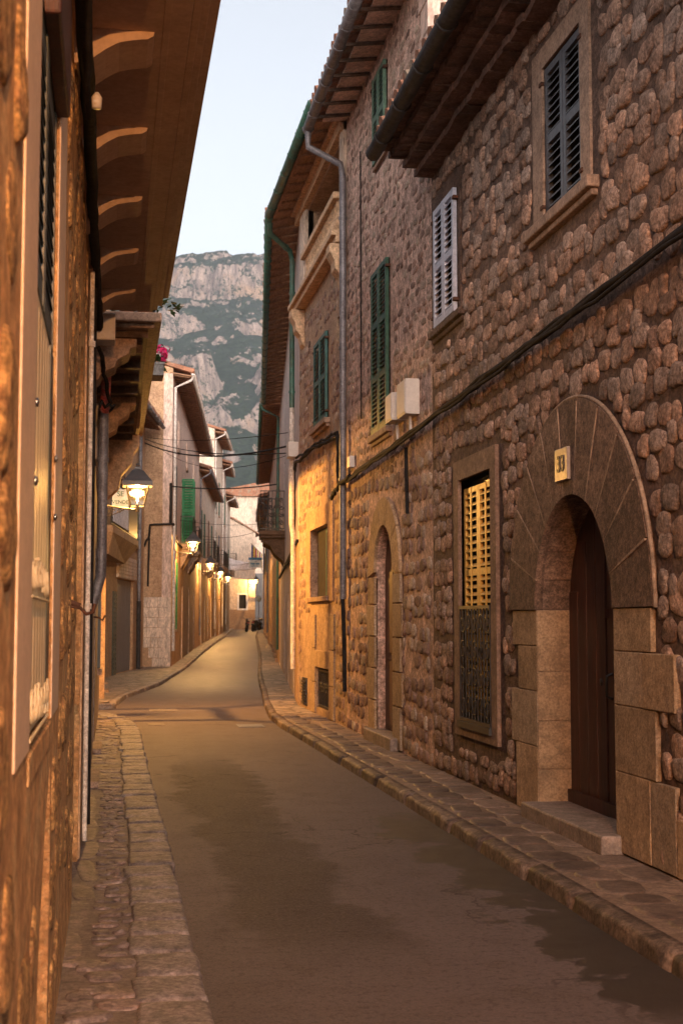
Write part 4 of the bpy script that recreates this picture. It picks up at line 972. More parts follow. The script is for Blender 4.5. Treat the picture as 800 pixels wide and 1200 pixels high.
plant((.56, 18.9, 4.95), .14, .2, 160, 7, 'dark planter of magenta geraniums hung on the far end of the stone balcony', m['pot'], .5)
plant((.28, 12.95, 4.44), .34, .1, 160, 0, 'trailing green plant at the near corner of the stone balcony', m['pot'], .3)
for x_, lb in ((.10, 'orange terracotta pot on the stone balcony, the one closest to the wall'), (.27, 'orange terracotta pot on the stone balcony, the one closest to the trailing plant')):
    q = MB(); q.lathe([(0, 0), (.06, 0), (.075, .18), (.083, .18), (.083, .21), (.065, .21), (.06, .16), (0, .16)], (x_, 12.76, 4.432), 12)
    tag(q.build('flower_pot', m['opot']), lb, 'flower pot', 'terracotta pots on the stone balcony')

# ------------------------------------------------------------------ garage house, left past the alley
HG = empty('garage_house', (0, 36, 0), 'set back ochre house with a grey garage door and a balcony past the alley', 'house')
fA = wallframe((-.12, 27), (-.2, 36.5), 0, -1); fG = wallframe((-.2, 36.5), (1.0, 44.8), 0, -1); LG = math.hypot(1.2, 8.3)
w = MB(); w.sheet(fA, rect(0, 9.5, -.1, 7.9), [rect(2.2, 3.1, .1, 2.3), rect(6, 7, .1, 2.3)], depth=.12, rim=.4); w.sheet(fG, rect(0, LG, -.1, 7.9), [rect(1.5, 2.1, .1, 2.4), rect(2.4, 5.9, .1, 2.78), rect(7.0, 7.8, .1, 2.5), rect(5.8, 6.6, 3.9, 6.0), rect(2.5, 3.5, 4.1, 6.2)], depth=.14, rim=.4)
w.build('wall', m['tanpl'], HG)
body(HG, fA, 0, 9.5, -.1, 7.9, 5, m['tanpl']); body(HG, fG, 0, LG, -.1, 7.9, 5, m['rub'])
opening_set(HG, fA, -1, [(2.2, 3.1, .1, 2.3, 'door', 'wood2'), (6, 7, .1, 2.3, 'door', 'dgreen')])
opening_set(HG, fG, -1, [(1.5, 2.1, .1, 2.4, 'window', 'dgreen'), (7.0, 7.8, .1, 2.5, 'door', 'wood2'), (5.8, 6.6, 3.9, 6.0, 'window', 'green'), (2.5, 3.5, 4.1, 6.2, 'window', 'wood2')])
q = MB(); q.fb(fG, 2.4, 5.9, .1, 2.78, -.14, -.1)
for k in range(14): q.fb(fG, 2.42+.25*k, 2.64+.25*k, .12, 2.76, -.1, -.085)
q.build('garage_door', m['gdoor'], HG)
q = MB(); q.fb(fG, 2.2, 6.1, 2.8, 3.45, .0, .06)
for k in range(6): q.fb(fG, 2.2, 6.1, 2.83+.1*k, 2.9+.1*k, .06, .075)
q.build('roller_housing', m['cream'], HG)
pipe(HG, [fG.p(6.65, 7.8, .08), fG.p(6.65, 2.2, .08)], .06, m['zinc']); pipe(HG, [fG.p(6.65, 2.2, .08), fG.p(6.65, .1, .08)], .07, m['dgutter'])
eave_boards(HG, fG, 0, LG, 7.9, .5, m['beam']); roof(HG, fG, 0, LG, 7.95, .55, 3, .3); gutter(HG, fG.p(0, 7.95, .6), fG.p(LG, 7.9, .6), .07, m['zinc'])
# balcony with slightly skewed plan
q = MB(); plan = [(-.17, 33.0), (.0, 33.2), (.73, 39.7), (.27, 39.75), (-.19, 36.5)]
fz = Fr((0, 0, 3.72), (1, 0, 0), (0, 1, 0), (0, 0, 1)); q.prism(fz, plan, 0, .16); q.prism(fz, [(x-.06 if x > .1 else x, y-.05) for x, y in plan], -.55, -.001) if False else None
c2 = [(-.17, 33.3), (-.1, 33.4), (.35, 39.2), (.22, 39.4), (-.19, 36.5)]
n = 5; vs = [V((x, y, 3.719)) for x, y in plan]+[V((x, y, 3.2)) for x, y in c2]
q.add(vs, [(k, (k+1) % n, n+(k+1) % n, n+k) for k in range(n)]+[tuple(range(n, 2*n))])
bo = q.build('balcony', m['tanpl'], HG)
q = MB(); fb_ = wallframe((.0, 33.2), (.73, 39.7), 3.88, -1); LL = math.hypot(.73, 6.5)
bars(q, fb_, .05, LL-.05, .06, 1.15, -.05, 48, .009); f2 = Fr(fb_.p(LL-.05, 0, 0), -fb_.N, (0, 0, 1), fb_.U); bars(q, f2, .05, .45, .06, 1.15, 0, 4, .009); q.build('railing', m['iron'], bo)
q = MB(); q.fb(fb_, .3, 3.9, .12, 1.08, -.03, -.02); tag(q.build('balcony_screen', m['cloth']), 'white cloth screen tied inside the balcony railing of the garage house', 'screen')
q = MB(); q.fb(fb_, 4.0, LL-.1, .08, 1.1, -.03, -.02); tag(q.build('balcony_screen', m['black']), 'dark screen on the far half of the garage house balcony railing', 'screen')
# sign hanging by the lamp root
SG = MB(); SG.box(-.02, .32, 29.0, 29.03, 3.95, 4.35); so = tag(SG.build('sale_sign', m['signw'], bevel=.004), 'small white for sale sign with green letters behind the nearest street lamp', 'sign')
fs_ = Fr((.15, 29.0, 4.15), (-1, 0, 0), (0, 0, 1), (0, -1, 0)); text('SE', fs_, 0, .1, .002, .15, m['greenink'], so); text('VENDE', fs_, 0, -.07, .002, .11, m['greenink'], so)

# ------------------------------------------------------------------ left houses further up
h3, f3, L3 = house('corner_house', 'tall pink house projecting into the street, one bright green shutter open', (1.9, 45), (4.15, 67), 9.75, -1, m['pink'],
    [(1.5, 2.3, 4.5, 6.9, 'window', 'dgreen'), (5.9, 6.8, 4.45, 6.85, 'open', 'bgreen'), (11.5, 12.4, 4.5, 6.8, 'window', 'green'), (16, 16.9, 4.5, 6.8, 'window', 'green'), (2.4, 3.2, 1.3, 3.6, 'window', 'bgreen'), (6.4, 7.3, .15, 2.9, 'door', 'wood2'), (11.8, 12.7, .2, 3.0, 'door', 'green'), (16.5, 17.4, .25, 3.0, 'door', 'wood2'),
     (3, 3.7, 7.6, 8.6, 'window', 'pink'), (9, 9.7, 7.6, 8.6, 'window', 'pink'), (15, 15.7, 7.6, 8.6, 'window', 'pink')], .6, m['tanpl'], 4.25, 'wpipe', bodymat=m['tanpl'])
balcony(h3, f3, 5.2, 7.6, 4.4, .5, 1.0, m['paint']); balcony(h3, f3, 10.8, 13.2, 4.4, .5, 1.0, m['paint'])
q = MB(); fside = Fr((1.9, 45, 0), (-1, 0.1, 0), (0, 0, 1), (-.1, -1, 0))
for i in range(7):
    z = .05+i*.33; x = 0
    while x < .85:
        wd = RND.uniform(.22, .5); 
        if not (i < 2 and x > .4): q.fb(fside, x+.006, min(x+wd, .88)-.006, z+.006, z+.324, -.02, .02+RND.uniform(0, .01)+(.03 if i == 0 else 0), (RND.random(), 0, 0))
        x += wd
q.build('quoin', m['cream'], h3, bevel=.01)
cb = MB(); cb.tube(wob([fside.p(.9, 4.0, .05), fside.p(.72, 4.35, .05), fside.p(.7, 4.72, .05), fside.p(0, 4.75, .06), f3.p(.05, 4.75, .06), f3.p(1.2, 4.3, .06), f3.p(8, 4.25, .06), f3.p(21, 4.3, .06)], 0, 5, .02), .04, 6)
cb.tube(wob([fside.p(.03, 4.75, .05), fside.p(.03, 6.1, .05)], 0, 5, .01), .05, 6); cb.tube(wob([fside.p(.75, 2.7, .05), fside.p(.72, 4.3, .05)], 0, 4, .01), .035, 6)
tag(cb.build('wall_cable', m['cable']), 'black cable framing the corner of the tall pink projecting house', 'cable')
hh, ff, LLx = house('terrace_house', 'lower pink house with a grey eave directly beyond the tall pink corner house', (4.15, 67), (6.2, 85), 9.0, -1, m['cream'],
    [(2, 2.9, 4.9, 7.2, 'window', 'green'), (5, 5.9, 4.9, 7.2, 'window', 'green'), (10, 10.9, 4.9, 7.2, 'window', 'wood2'), (14, 14.9, 4.9, 7.2, 'window', 'green'), (2, 3, .45, 3, 'door', 'wood2'), (6, 7, .45, 3, 'door', 'wood'), (10, 11, .5, 3, 'door', 'green'), (14, 15, .55, 3, 'door', 'wood2')], .5, m['tanpl'], 4.4, 'zinc')
balcony(hh, ff, 4.2, 6.8, 4.8, .6); balcony(hh, ff, 9.4, 12, 4.8, .6)
hh, ff, LLx = house('terrace_house', 'tallest cream house standing above the lower roofs in the left row', (6.2, 85), (7.4, 94), 13.4, -1, m['cream'],
    [(1.5, 2.4, 5, 7.2, 'window', 'green'), (5, 5.9, 5, 7.2, 'window', 'steel'), (1.5, 2.4, 8.5, 10.7, 'window', 'green'), (5, 5.9, 8.5, 10.7, 'window', 'green'), (2, 3, .6, 3, 'door', 'wood2'), (6, 7, .6, 3, 'door', 'wood')], .6, m['tanpl'], 4.4, 'wpipe')
balcony(hh, ff, 1, 6.5, 5.0, .6)
hh, ff, LLx = house('terrace_house', 'cream house with orange eave just past the tallest cream house', (7.4, 94), (8.3, 102), 12.4, -1, m['pink'],
    [(2, 2.9, 5, 7.2, 'window', 'steel'), (5, 5.9, 8.5, 10.7, 'window', 'green'), (2, 2.9, 8.5, 10.7, 'window', 'steel'), (2, 3, .7, 3, 'door', 'wood2')], .6, m['tanpl'], 4.4, 'wpipe')
balcony(hh, ff, 1, 5, 5.0, .6)
house('terrace_house', 'narrow house with small red roofs at the end of the left row', (8.3, 102), (9.5, 112), 10.9, -1, m['cream'],
    [(2, 2.9, 5, 7.2, 'window', 'steel'), (6, 6.9, 5, 7.2, 'window', 'green'), (3, 4, .8, 3, 'door', 'wood2')], .6, m['tanpl'], 4.4, 'wpipe')
# end house facing down the street
HE = empty('end_house', (10.9, 115, hz(115)), 'white gabled house with one dark window and orange base closing the view', 'house')
fE = Fr((11.9, 115, 0), (-1, 0, 0), (0, 0, 1), (0, -1, 0))
w = MB(); w.sheet(fE, [(0, .7), (3.4, .7), (3.4, 10.4), (1.9, 10.1), (0, 9.0)], [rect(.75, 1.35, 2.6, 3.75)], depth=.2, rim=3); w.build('wall', m['cream'], HE)
q = MB(); q.sheet(fE, rect(.002, 3.39, .7, 2.5), [], rim=.02, o=.015); q.build('plaster_band', m['tanpl'], HE)
q = MB(); q.fb(fE, .75, 1.35, 2.6, 3.75, -.2, -.15); wo = q.build('window', m['glass'], HE)
q = MB(); q.sheet(fE, rect(.6, 1.5, 2.45, 3.9), [rect(.75, 1.35, 2.6, 3.75)], depth=.03, rim=.03, o=.02); q.build('window_surround', m['cloth'], wo)
q = MB(); q.prism(fE, [(-.35, 8.82), (-.35, 8.92), (1.9, 10.28), (3.4, 10.6), (3.4, 10.45), (1.9, 10.12)], -3, .15); q.build('roof', m['tile'], HE)
q = MB(); fE2 = Fr((12.0, 115.2, 0), (0, 1, 0), (0, 0, 1), (1, 0, 0))
gutter(HE, (12.25, 114.9, 8.85), (12.3, 118, 8.85), .06, m['zinc'])
b_ = MB(); b_.fb(fE, .05, 3.39, .7, 8.9, -4, -.3); b_.build('wall_body', m['cream'], HE)
balcony(HE, fE, 1.6, 2.5, 6.2, .6, 1.0)
HF = empty('tall_house', (14, 134, hz(134)), 'broad pale building rising behind the white gabled end house', 'house')
fF = Fr((24, 134, 0), (-1, 0, 0), (0, 0, 1), (0, -1, 0))
w = MB(); hs = [rect(2+3*i, 3+3*i, 4+4*j, 6+4*j) for i in range(5) for j in range(2) if not 8 < 2+3*i < 13]
w.sheet(fF, rect(0, 16, .5, 13.8), hs, depth=.2, rim=6); w.build('wall', m['cream'], HF)
for h_ in hs: opening_set(HF, fF, 1, [(h_[0][0], h_[1][0], h_[0][1], h_[2][1], 'window', 'steel')])
b_ = MB(); b_.fb(fF, .05, 15.95, .5, 13.7, -5.9, -.3); b_.build('wall_body', m['cream'], HF)
q = MB(); q.prism(fF, [(-.4, 13.8), (8, 15.6), (16.4, 13.8)], -6, .4); q.build('roof', m['tile'], HF)
HGd = empty('grey_gate', (13.4, 125, hz(125)), 'tall slate grey metal gate beside the white gabled end house', 'gate')
q = MB(); q.box(12.75, 13.9, 125, 125.12, .9, 5.9); q.build('gate_panel', m['gdoor'], HGd)
q = MB()
for k in range(5): q.box(12.8+.22*k, 12.98+.22*k, 124.96, 125, .95, 5.85)
q.build('gate_board', m['gdoor'], HGd)

# ================================================================== street furniture
LB_ = {}
def make_lamp():
    h = empty('street_lamp', (0, 0, 0), None, 'street lamp', 'wall lanterns along the street')
    q = MB(); q.box(-.0, .03, -.05, .05, -.62, -.28); q.tube([(.02, 0, -.36), (.3, 0, -.40), (.6, 0, -.43)], .018, 8); q.tube([(.6, 0, -.47), (.6, 0, -.36)], .03, 8)
    f = Fr((0, 0, 0), (1, 0, 0), (0, 0, 1), (0, -1, 0)); 
    q.tube([(.02, 0, -.58)]+[(.02+.36*t, 0, -.58+.15*t*t+.03*math.sin(pi*t)) for t in (.2, .4, .6, .8, 1)], .01, 6)
    scroll(q, f, .16, -.46, .06, 0, .008, 1.4); scroll(q, f, .3, -.46, .04, 0, .008, 1.3)
    q.build('wall_bracket', m['iron'], h)
    c = V((.6, 0, 0)); a, b = .2, .115
    q = MB()
    for sx in (-1, 1):
        for sy in (-1, 1): q.bar(c+V((sx*a, sy*a, .02)), c+V((sx*b, sy*b, -.36)), .018)
    for s_, z in ((a, .02), (b, -.36)):
        cs = [c+V((sx*s_, sy*s_, z)) for sx, sy in ((-1, -1), (1, -1), (1, 1), (-1, 1))]
        for k in range(4): q.bar(cs[k], cs[(k+1) % 4], .02)
    q.build('lantern_frame', m['iron'], h)
    q = MB(); s2 = math.sqrt(2)
    def ring(s_, z): return [c+V((sx*s_, sy*s_, z)) for sx, sy in ((-1, -1), (1, -1), (1, 1), (-1, 1))]
    R_ = [ring(.25, -.032), ring(.25, .05), ring(.19, .12), ring(.10, .24), ring(.05, .27), ring(.05, .31)]
    vs = [p_ for r in R_ for p_ in r]; fs = [(0, 1, 2, 3), (20, 21, 22, 23)]+[(i*4+k, i*4+(k+1) % 4, i*4+4+(k+1) % 4, i*4+4+k) for i in range(5) for k in range(4)]
    q.add(vs, fs); q.lathe([(.02, .31), (.035, .33), (.03, .36), (0, .38)], c, 8)
    q.build('lantern_cap', m['black'], h)
    q = MB()
    A, B = ring(a-.006, .015), ring(b-.006, -.355)
    for k in range(4): q.add([A[k], A[(k+1) % 4], B[(k+1) % 4], B[k]], [(0, 1, 2, 3)])
    q.build('glass_pane', m['lglass'], h)
    q = MB(); q.lathe([(0, -.036), (.12, -.036), (.14, -.033), (.14, -.03)], c, 16); q.lathe([(0, -.3), (.012, -.29), (.012, -.12), (0, -.11)], c, 6); lo = q.build('lamp', m['bulb'], h)
    L = bpy.data.lights.new('lamp_light', 'POINT'); L.color = (1, .54, .17); L.energy = 240; L.shadow_soft_size = .012
    lo_ = bpy.data.objects.new('lamp_light', L); col.objects.link(lo_); lo_.location = (.6, 0, -.054); lo_.parent = h
    LB_['light'] = L
    return h
lamp0 = make_lamp()
lamps = [(XL+.01, 23.7, 3.93, 0, 'nearest wall lantern on an iron arm beside the stone balcony'),
         (2.12, 47.0, 4.3, 0, 'wall lantern on the corner of the tall pink house, second lamp up the street'),
         (4.05, 66.0, 4.35, 0, 'third wall lantern up the street, in front of the row of small lamps'),
         (5.55, 79.0, 4.4, 0, 'fourth wall lantern up the street, small and beside a balcony'),
         (7.0, 91.0, 4.5, 0, 'fifth and smallest lantern on the left hand row of houses'),
         (11.3, 114.4, 5.0, 0, 'far lantern on the white gabled end house'),
         (XL+.01, -2.2, 4.02, 0, 'wall lantern behind the viewpoint, lighting the near orange wall')]
lamp_objs = [lamp0]+[copy_tree(lamp0) for _ in lamps[1:]]
for i, (x, y, z, rz, lb) in enumerate(lamps):
    o = lamp_objs[i]
    o.location = (x, y, z); o['label'] = lb
    if i == 6 or i == 0:
        for ch in list(o.children):
            if ch.type == 'LIGHT': ch.data = ch.data.copy(); ch.data.color = (1, .44, .15) if i else (1, .50, .12); ch.data.energy = 850 if i else 600

def wire(a, b, sag, r, label, n=24):
    a, b = V(a), V(b); q = MB(); q.tube([a+(b-a)*(k/n)-V((0, 0, sag*4*(k/n)*(1-k/n))) for k in range(n+1)], r, 5)
    return tag(q.build('overhead_cable', m['cable']), label, 'cable', 'cables strung over the street')
sd = fside.p
wire(sd(.8, 7.6, .03), (3.22, 25.3, 5.12), .12, .008, 'topmost thin cable crossing from the pink corner house to the corner pipe')
wire(sd(.95, 7.45, .03), (3.24, 25.1, 4.85), .32, .02, 'thickest sagging cable crossing from the pink corner house to the junction box')
wire(sd(.9, 7.55, .03), (3.24, 25.15, 4.72), .2, .012, 'middle cable of the bunch crossing to the junction box')
wire(sd(.6, 7.4, .03), (3.24, 25.0, 4.68), .5, .006, 'thinnest lowest cable of the bunch crossing to the junction box')
wire(sd(.05, 6.0, .03), (5.5, 46.3, 6.25), .12, .022, 'black cable from the pink corner house to the house with the ornate balcony')
wire((2.4, 50.0, 5.25), (6.1, 51, 5.3), .15, .008, 'thin low cable just beyond the second street lamp')
wire((4.3, 68, 5.8), (7.9, 69, 6.4), .3, .012, 'far cable strung high near the white laundry')
wire((6.3, 85.5, 5.2), (9.6, 86.5, 5.6), .3, .01, 'far cable strung low near the blue topped sign')

# laundry, flag, sign, round sign
q = MB(); n = 16; 
vs = []
for j in range(5):
    for i in range(n+1):
        t = i/n; vs.append((8.0+1.9*t, 95+.08*math.sin(9*t+j*.6), 5.92-.05*math.sin(pi*t)-.35*t-(j/4)*(.85-.45*t)+.02*math.sin(20*t)))
q.add(vs, [(j*(n+1)+i, j*(n+1)+i+1, (j+1)*(n+1)+i+1, (j+1)*(n+1)+i) for j in range(4) for i in range(n)], None, True)
lo = q.build('hanging_cloth', m['cloth']); sdm = lo.modifiers.new('s', 'SOLIDIFY'); sdm.thickness = .01; tag(lo, 'white cloth banner hung across the street in the distance', 'banner')
fg = empty('striped_flag', (10.4, 97, 5.9), 'yellow, red and blue striped flag hanging from a pole far up the street', 'flag')
for k, mt in enumerate(['fblue', 'yellow', 'fred', 'yellow', 'fred', 'yellow']):
    q = MB(); x0 = 9.75+.13*k; q.add([V((x0+.03*k*.3, 97+.03*math.sin(j+k), 7.0-.2*j-.12*k+0)) for j in range(6)]+[V((x0+.13, 97+.03*math.sin(j+k+1), 7.0-.2*j-.12*(k+1))) for j in range(6)], [(j, j+1, 7+j, 6+j) for j in range(5)]); o = q.build('flag_stripe', m[mt], fg); sdm = o.modifiers.new('s', 'SOLIDIFY'); sdm.thickness = .01
q = MB(); q.tube([(10.62, 97, 6.2), (9.7, 97, 7.1)], .02, 6); q.build('flag_pole', m['iron'], fg)
sg = empty('hanging_sign', (9.7, 93, 5.2), 'pale hanging shop sign with a blue top edge', 'sign')
q = MB(); q.box(9.2, 10.05, 93, 93.08, 5.2, 5.72); q.build('sign_board', m['signw'], sg); q = MB(); q.box(9.17, 10.08, 92.98, 93.1, 5.72, 5.88); q.build('sign_top', m['bluep'], sg)
q = MB(); q.box(9.3, 9.6, 92.99, 93, 5.4, 5.5); q.box(9.65, 9.9, 92.99, 93, 5.4, 5.5); q.box(9.3, 9.85, 92.99, 93, 5.28, 5.33); q.build('sign_mark', m['bluep'], sg)
q = MB(); q.bar((10.05, 93.04, 5.8), (10.4, 93.1, 5.8), .03); q.bar((10.0, 93.04, 5.2), (10.35, 93.1, 4.6), .03); q.build('sign_bracket', m['iron'], sg)
rs = empty('round_sign', (11.45, 108, hz(108)), 'round pale road sign on a thin pole beyond the parked scooters', 'road sign')
q = MB(); q.tube([(11.45, 108, hz(108)), (11.45, 108, 3.6)], .03, 8); q.build('pole', m['zinc'], rs)
q = MB(); q.lathe([(0, -.03), (.24, -.03), (.25, -.015), (.25, 0), (0, 0)], (11.45, 107.95, 3.3), 20, 'y'); q.build('sign_disc', m['signw'], rs)

def motorbike():
    h = empty('motorbike', (0, 0, 0), None, 'motorbike', 'motorbikes parked at the street end')
    for y in (-.62, .62):
        q = MB(); q.tube([(0, y+.27*math.cos(a), .3+.27*math.sin(a)) for a in [2*pi*k/20 for k in range(21)]], .05, 8, cap=False); wh = q.build('wheel', m['rubber'], h)
        q = MB(); q.lathe([(0, -.03), (.2, -.02), (.2, .02), (0, .03)], (0, y, .3), 14, 'x'); q.build('rim', m['chrome'], wh)
    q = MB(); q.lathe([(.0, -.35), (.13, -.3), (.16, -.05), (.14, .2), (0, .34)], (0, .05, .62), 12, 'y'); q.box(-.1, .1, -.25, .3, .3, .55); q.build('body', m['moto'], h, bevel=.02)
    q = MB(); q.box(-.12, .12, -.72, .02, .76, .84); q.build('seat', m['rubber'], h, bevel=.03)
    q = MB(); q.tube([(0, .62, .3), (0, .45, .95)], .035); q.tube([(-.34, .38, 1.05), (-.2, .42, 1.0), (.2, .42, 1.0), (.34, .38, 1.05)], .018); q.tube([(-.3, .4, 1.05), (-.36, .42, 1.22)], .008); q.tube([(.3, .4, 1.05), (.36, .42, 1.22)], .008)
    q.build('handlebar', m['chrome'], h)
    q = MB(); q.box(-.09, .09, -.86, -.72, .62, .78); q.build('tail_light', m['redp'], h, bevel=.02)
    q = MB(); q.lathe([(0, 0), (.09, 0), (.1, .08), (.04, .14)], (0, .52, .9), 12, 'y'); q.build('headlight', m['chrome'], h)
    q = MB(); q.box(-.1, .1, -.9, -.55, .5, .6); q.build('rear_mudguard', m['moto'], h, bevel=.02)
    return h
mb0 = motorbike()
for i, (x, y, rz, lb) in enumerate([(10.25, 105.5, .0, 'motorbike parked alone in front of the white gabled end house'), (11.15, 107.0, -.5, 'motorbike with lit chrome, leftmost of the pair by the round sign'), (11.6, 109.5, -.5, 'motorbike behind its twin, directly below the round sign')]):
    o = mb0 if i == 0 else copy_tree(mb0)
    o.location = (x, y, hz(y)); o.rotation_euler = (.0, .1, rz); o['label'] = lb

# ================================================================== mountain
def vnoise(x, y, seed):
    r = np.random.RandomState(seed); T = r.rand(256, 256)
    xi = np.floor(x).astype(int); yi = np.floor(y).astype(int); xf = x-xi; yf = y-yi
    xf = xf*xf*(3-2*xf); yf = yf*yf*(3-2*yf)
    a = T[xi % 256, yi % 256]; b = T[(xi+1) % 256, yi % 256]; c = T[xi % 256, (yi+1) % 256]; d = T[(xi+1) % 256, (yi+1) % 256]
    return (a*(1-xf)+b*xf)*(1-yf)+(c*(1-xf)+d*xf)*yf
def fbm(x, y, seed, o=5, g=.5):
    s = 0; a = 1; t = 0
    for i in range(o): s = s+a*vnoise(x*2**i, y*2**i, seed+i); t += a; a *= g
    return s/t
xs = np.concatenate([np.linspace(-1500, -60, 50), np.linspace(-55, 320, 270), np.linspace(330, 2200, 50)])
ysm = np.concatenate([np.linspace(560, 840, 12), np.linspace(845, 1560, 380), np.linspace(1570, 2600, 25)])
X, Y = np.meshgrid(xs, ysm)
prof = np.array([(560, -5), (780, 20), (900, 78), (985, 112), (1000, 140), (1060, 158), (1080, 190), (1110, 200), (1135, 236), (1180, 246), (1290, 282), (1312, 316), (1440, 362), (1458, 404), (1520, 432), (1560, 436), (2600, 370)])
ramp = np.array([(560, -5), (780, 20), (900, 82), (1440, 366), (1530, 428), (1560, 434), (2600, 370)])
wy = Y+110*(fbm(X/150, Y/150, 3)-.5)+60*(fbm(X/40, Y/40, 9)-.5)+26*(fbm(X/12, Y/12, 15)-.5)-.5*(X-95)*(np.clip((1380-Y)/150, 0, 1))+.15*(X-95)*(Y > 1380)
Zt = np.interp(wy, prof[:, 0], prof[:, 1]); Zr = np.interp(Y+40*(fbm(X/60, Y/60, 5)-.5), ramp[:, 0], ramp[:, 1])
mk = fbm(X/48, Y/60, 91, 4)
mk = np.clip((mk-.40)/.13, 0, 1)*np.clip((Y-960)/60, 0, 1); mk = np.maximum(mk, np.clip((Y-1405)/25, 0, 1))
Z = Zr+(Zt-Zr)*mk
Z = Z+18*(fbm(X/60, Y/60, 21)-.5)+6*(fbm(X/14, Y/14, 33)-.5)
gy, gx = np.gradient(Z, ysm, xs)
sl = np.hypot(gx, gy)
rock = np.clip((sl-.92+.8*(fbm(X/18, Y/18, 50)-.5))/.3, 0, 1)
rib = fbm(X/5, Y/26, 77)
Z = Z+rock*(rib-.5)*10
big = fbm(X/25, Y/25, 61)
Z = Z*(1-.045*np.clip((Y-700)/300, 0, 1))+6*(fbm(X/26, Y/500, 141)-.5)*(Y > 1430)
mv = np.stack([X, Y, Z], -1).reshape(-1, 3); ny, nx = X.shape
idx = np.arange(ny*nx).reshape(ny, nx); fc = np.stack([idx[:-1, :-1], idx[:-1, 1:], idx[1:, 1:], idx[1:, :-1]], -1).reshape(-1, 4)
me = bpy.data.meshes.new('mountain'); me.from_pydata(mv.tolist(), [], fc.tolist()); me.update()
at = me.color_attributes.new('Col', 'FLOAT_COLOR', 'POINT'); ca = np.stack([rock, big, rib, np.ones_like(rock)], -1).reshape(-1); at.data.foreach_set('color', ca.astype(np.float32))
me.polygons.foreach_set('use_smooth', [True]*len(me.polygons))
mo = bpy.data.objects.new('mountain', me); col.objects.link(mo); tag(mo, kind='structure')
def mountmat():
    mt = bpy.data.materials.new('mountain_rock_and_scrub'); mt.use_nodes = True; nt = mt.node_tree; N = nt.nodes; L = nt.links; b = N['Principled BSDF']
    geo = N.new('ShaderNodeNewGeometry')
    def noise(sc, det=5, r=.65, st=(1, 1, 1)):
        mp = N.new('ShaderNodeMapping'); mp.inputs['Scale'].default_value = st; L.new(geo.outputs['Position'], mp.inputs[0])
        n = N.new('ShaderNodeTexNoise'); n.inputs['Scale'].default_value = sc; n.inputs['Detail'].default_value = det; n.inputs['Roughness'].default_value = r; L.new(mp.outputs[0], n.inputs['Vector']); return n.outputs['Fac']
    def sst(x, lo, hi):
        r = N.new('ShaderNodeMapRange'); r.interpolation_type = 'SMOOTHSTEP'; r.inputs['From Min'].default_value = lo; r.inputs['From Max'].default_value = hi; L.new(x, r.inputs['Value']); return r.outputs[0]
    def mix(f, a, bb):
        x = N.new('ShaderNodeMix'); x.data_type = 'RGBA'; L.new(f, x.inputs[0])
        for i, q in ((6, a), (7, bb)):
            if isinstance(q, tuple): x.inputs[i].default_value = (*q, 1)
            else: L.new(q, x.inputs[i])
        return x.outputs[2]
    at = N.new('ShaderNodeAttribute'); at.attribute_name = 'Col'; sp = N.new('ShaderNodeSeparateColor'); L.new(at.outputs['Color'], sp.inputs[0])
    scrub = mix(sst(noise(.22, 4), .38, .62), (.045, .075, .038), (.020, .038, .024))
    rk = mix(sst(noise(.12, 8, .7, (1.6, 1, .35)), .35, .65), (.55, .44, .37), (.20, .165, .15))
    rk = mix(sst(noise(.03, 5), .52, .68), rk, (.52, .37, .26))
    ad = N.new('ShaderNodeMath'); ad.operation = 'MULTIPLY_ADD'; ad.inputs[1].default_value = .34; L.new(sp.outputs[0], ad.inputs[0]); a2 = N.new('ShaderNodeMath'); a2.operation = 'ADD'; L.new(noise(.055, 7, .7), a2.inputs[0]); L.new(noise(.32, 5, .7), a2.inputs[1]); L.new(a2.outputs[0], ad.inputs[2])
    L.new(mix(sst(ad.outputs[0], 1.2, 1.27), scrub, rk), b.inputs['Base Color']); b.inputs['Roughness'].default_value = .95; b.inputs['Specular IOR Level'].default_value = .1
    bp = N.new('ShaderNodeBump'); bp.inputs['Strength'].default_value = 1; bp.inputs['Distance'].default_value = 4; L.new(noise(.3, 6, .7, (1.3, 1, .6)), bp.inputs['Height']); L.new(bp.outputs[0], b.inputs['Normal'])
    return mt
me.materials.append(mountmat())

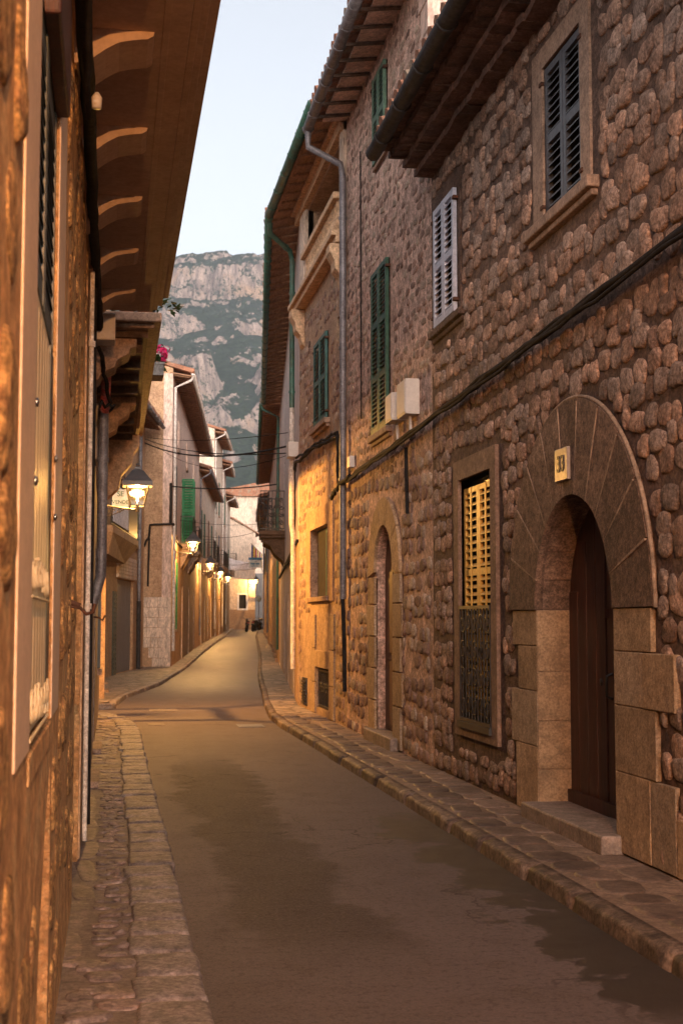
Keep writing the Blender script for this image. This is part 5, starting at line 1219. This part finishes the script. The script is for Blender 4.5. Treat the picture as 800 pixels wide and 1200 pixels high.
# ================================================================== sky, light, air, camera
W = bpy.data.worlds.new('World'); scene.world = W; W.use_nodes = True
nt = W.node_tree; bg = nt.nodes['Background']; sky = nt.nodes.new('ShaderNodeTexSky'); sky.sky_type = 'NISHITA'; sky.sun_disc = False
SE, SA = 18, 176       # sun elevation and azimuth measured clockwise from +Y
sky.sun_elevation = math.radians(SE); sky.sun_rotation = math.radians(SA); sky.air_density = 1.0; sky.dust_density = 2.5; sky.ozone_density = 1.0
hs = nt.nodes.new('ShaderNodeHueSaturation'); hs.inputs['Saturation'].default_value = .3
nt.links.new(sky.outputs[0], hs.inputs['Color']); nt.links.new(hs.outputs[0], bg.inputs[0]); bg.inputs[1].default_value = .1
S = bpy.data.lights.new('sun', 'SUN'); S.energy = .66; S.angle = math.radians(75); S.color = (1, .46, .30)
so_ = bpy.data.objects.new('sun', S); col.objects.link(so_)
d = V((math.sin(math.radians(SA))*math.cos(math.radians(SE)), math.cos(math.radians(SA))*math.cos(math.radians(SE)), math.sin(math.radians(SE))))
so_.rotation_euler = d.to_track_quat('Z', 'Y').to_euler(); so_.location = (0, -5, 30)

hm = bpy.data.materials.new('thin_haze'); hm.use_nodes = True; nt = hm.node_tree; nt.nodes.clear()
ho = nt.nodes.new('ShaderNodeOutputMaterial'); hv = nt.nodes.new('ShaderNodeVolumePrincipled'); hv.inputs['Color'].default_value = (.80, .88, 1, 1); hv.inputs['Density'].default_value = .00026; hv.inputs['Anisotropy'].default_value = .2
nt.links.new(hv.outputs[0], ho.inputs['Volume'])
q = MB(); q.box(-1600, 2300, -80, 2700, -8, 520); ho_ = q.build('haze', hm); tag(ho_, kind='stuff')

cam = bpy.data.cameras.new('camera'); co_ = bpy.data.objects.new('camera', cam); col.objects.link(co_); scene.camera = co_
co_.location = (0, 0, 1.6); co_.rotation_euler = (math.radians(90+4.538), 0, math.radians(-9.514))
cam.sensor_fit = 'VERTICAL'; cam.sensor_height = 36; cam.lens = 48; cam.clip_end = 6000; cam.clip_start = .05
cam.dof.use_dof = True; cam.dof.focus_distance = 11; cam.dof.aperture_fstop = 6.3
vs_ = scene.view_settings; vs_.view_transform = 'Standard'; vs_.look = 'None'; vs_.gamma = 1; vs_.exposure = 1.55
scene.cycles.use_denoising = True
scene.cycles.max_bounces = 5; scene.cycles.diffuse_bounces = 3; scene.cycles.glossy_bounces = 2; scene.cycles.volume_bounces = 0; scene.cycles.caustics_reflective = False; scene.cycles.caustics_refractive = False; scene.cycles.sample_clamp_indirect = 1.0
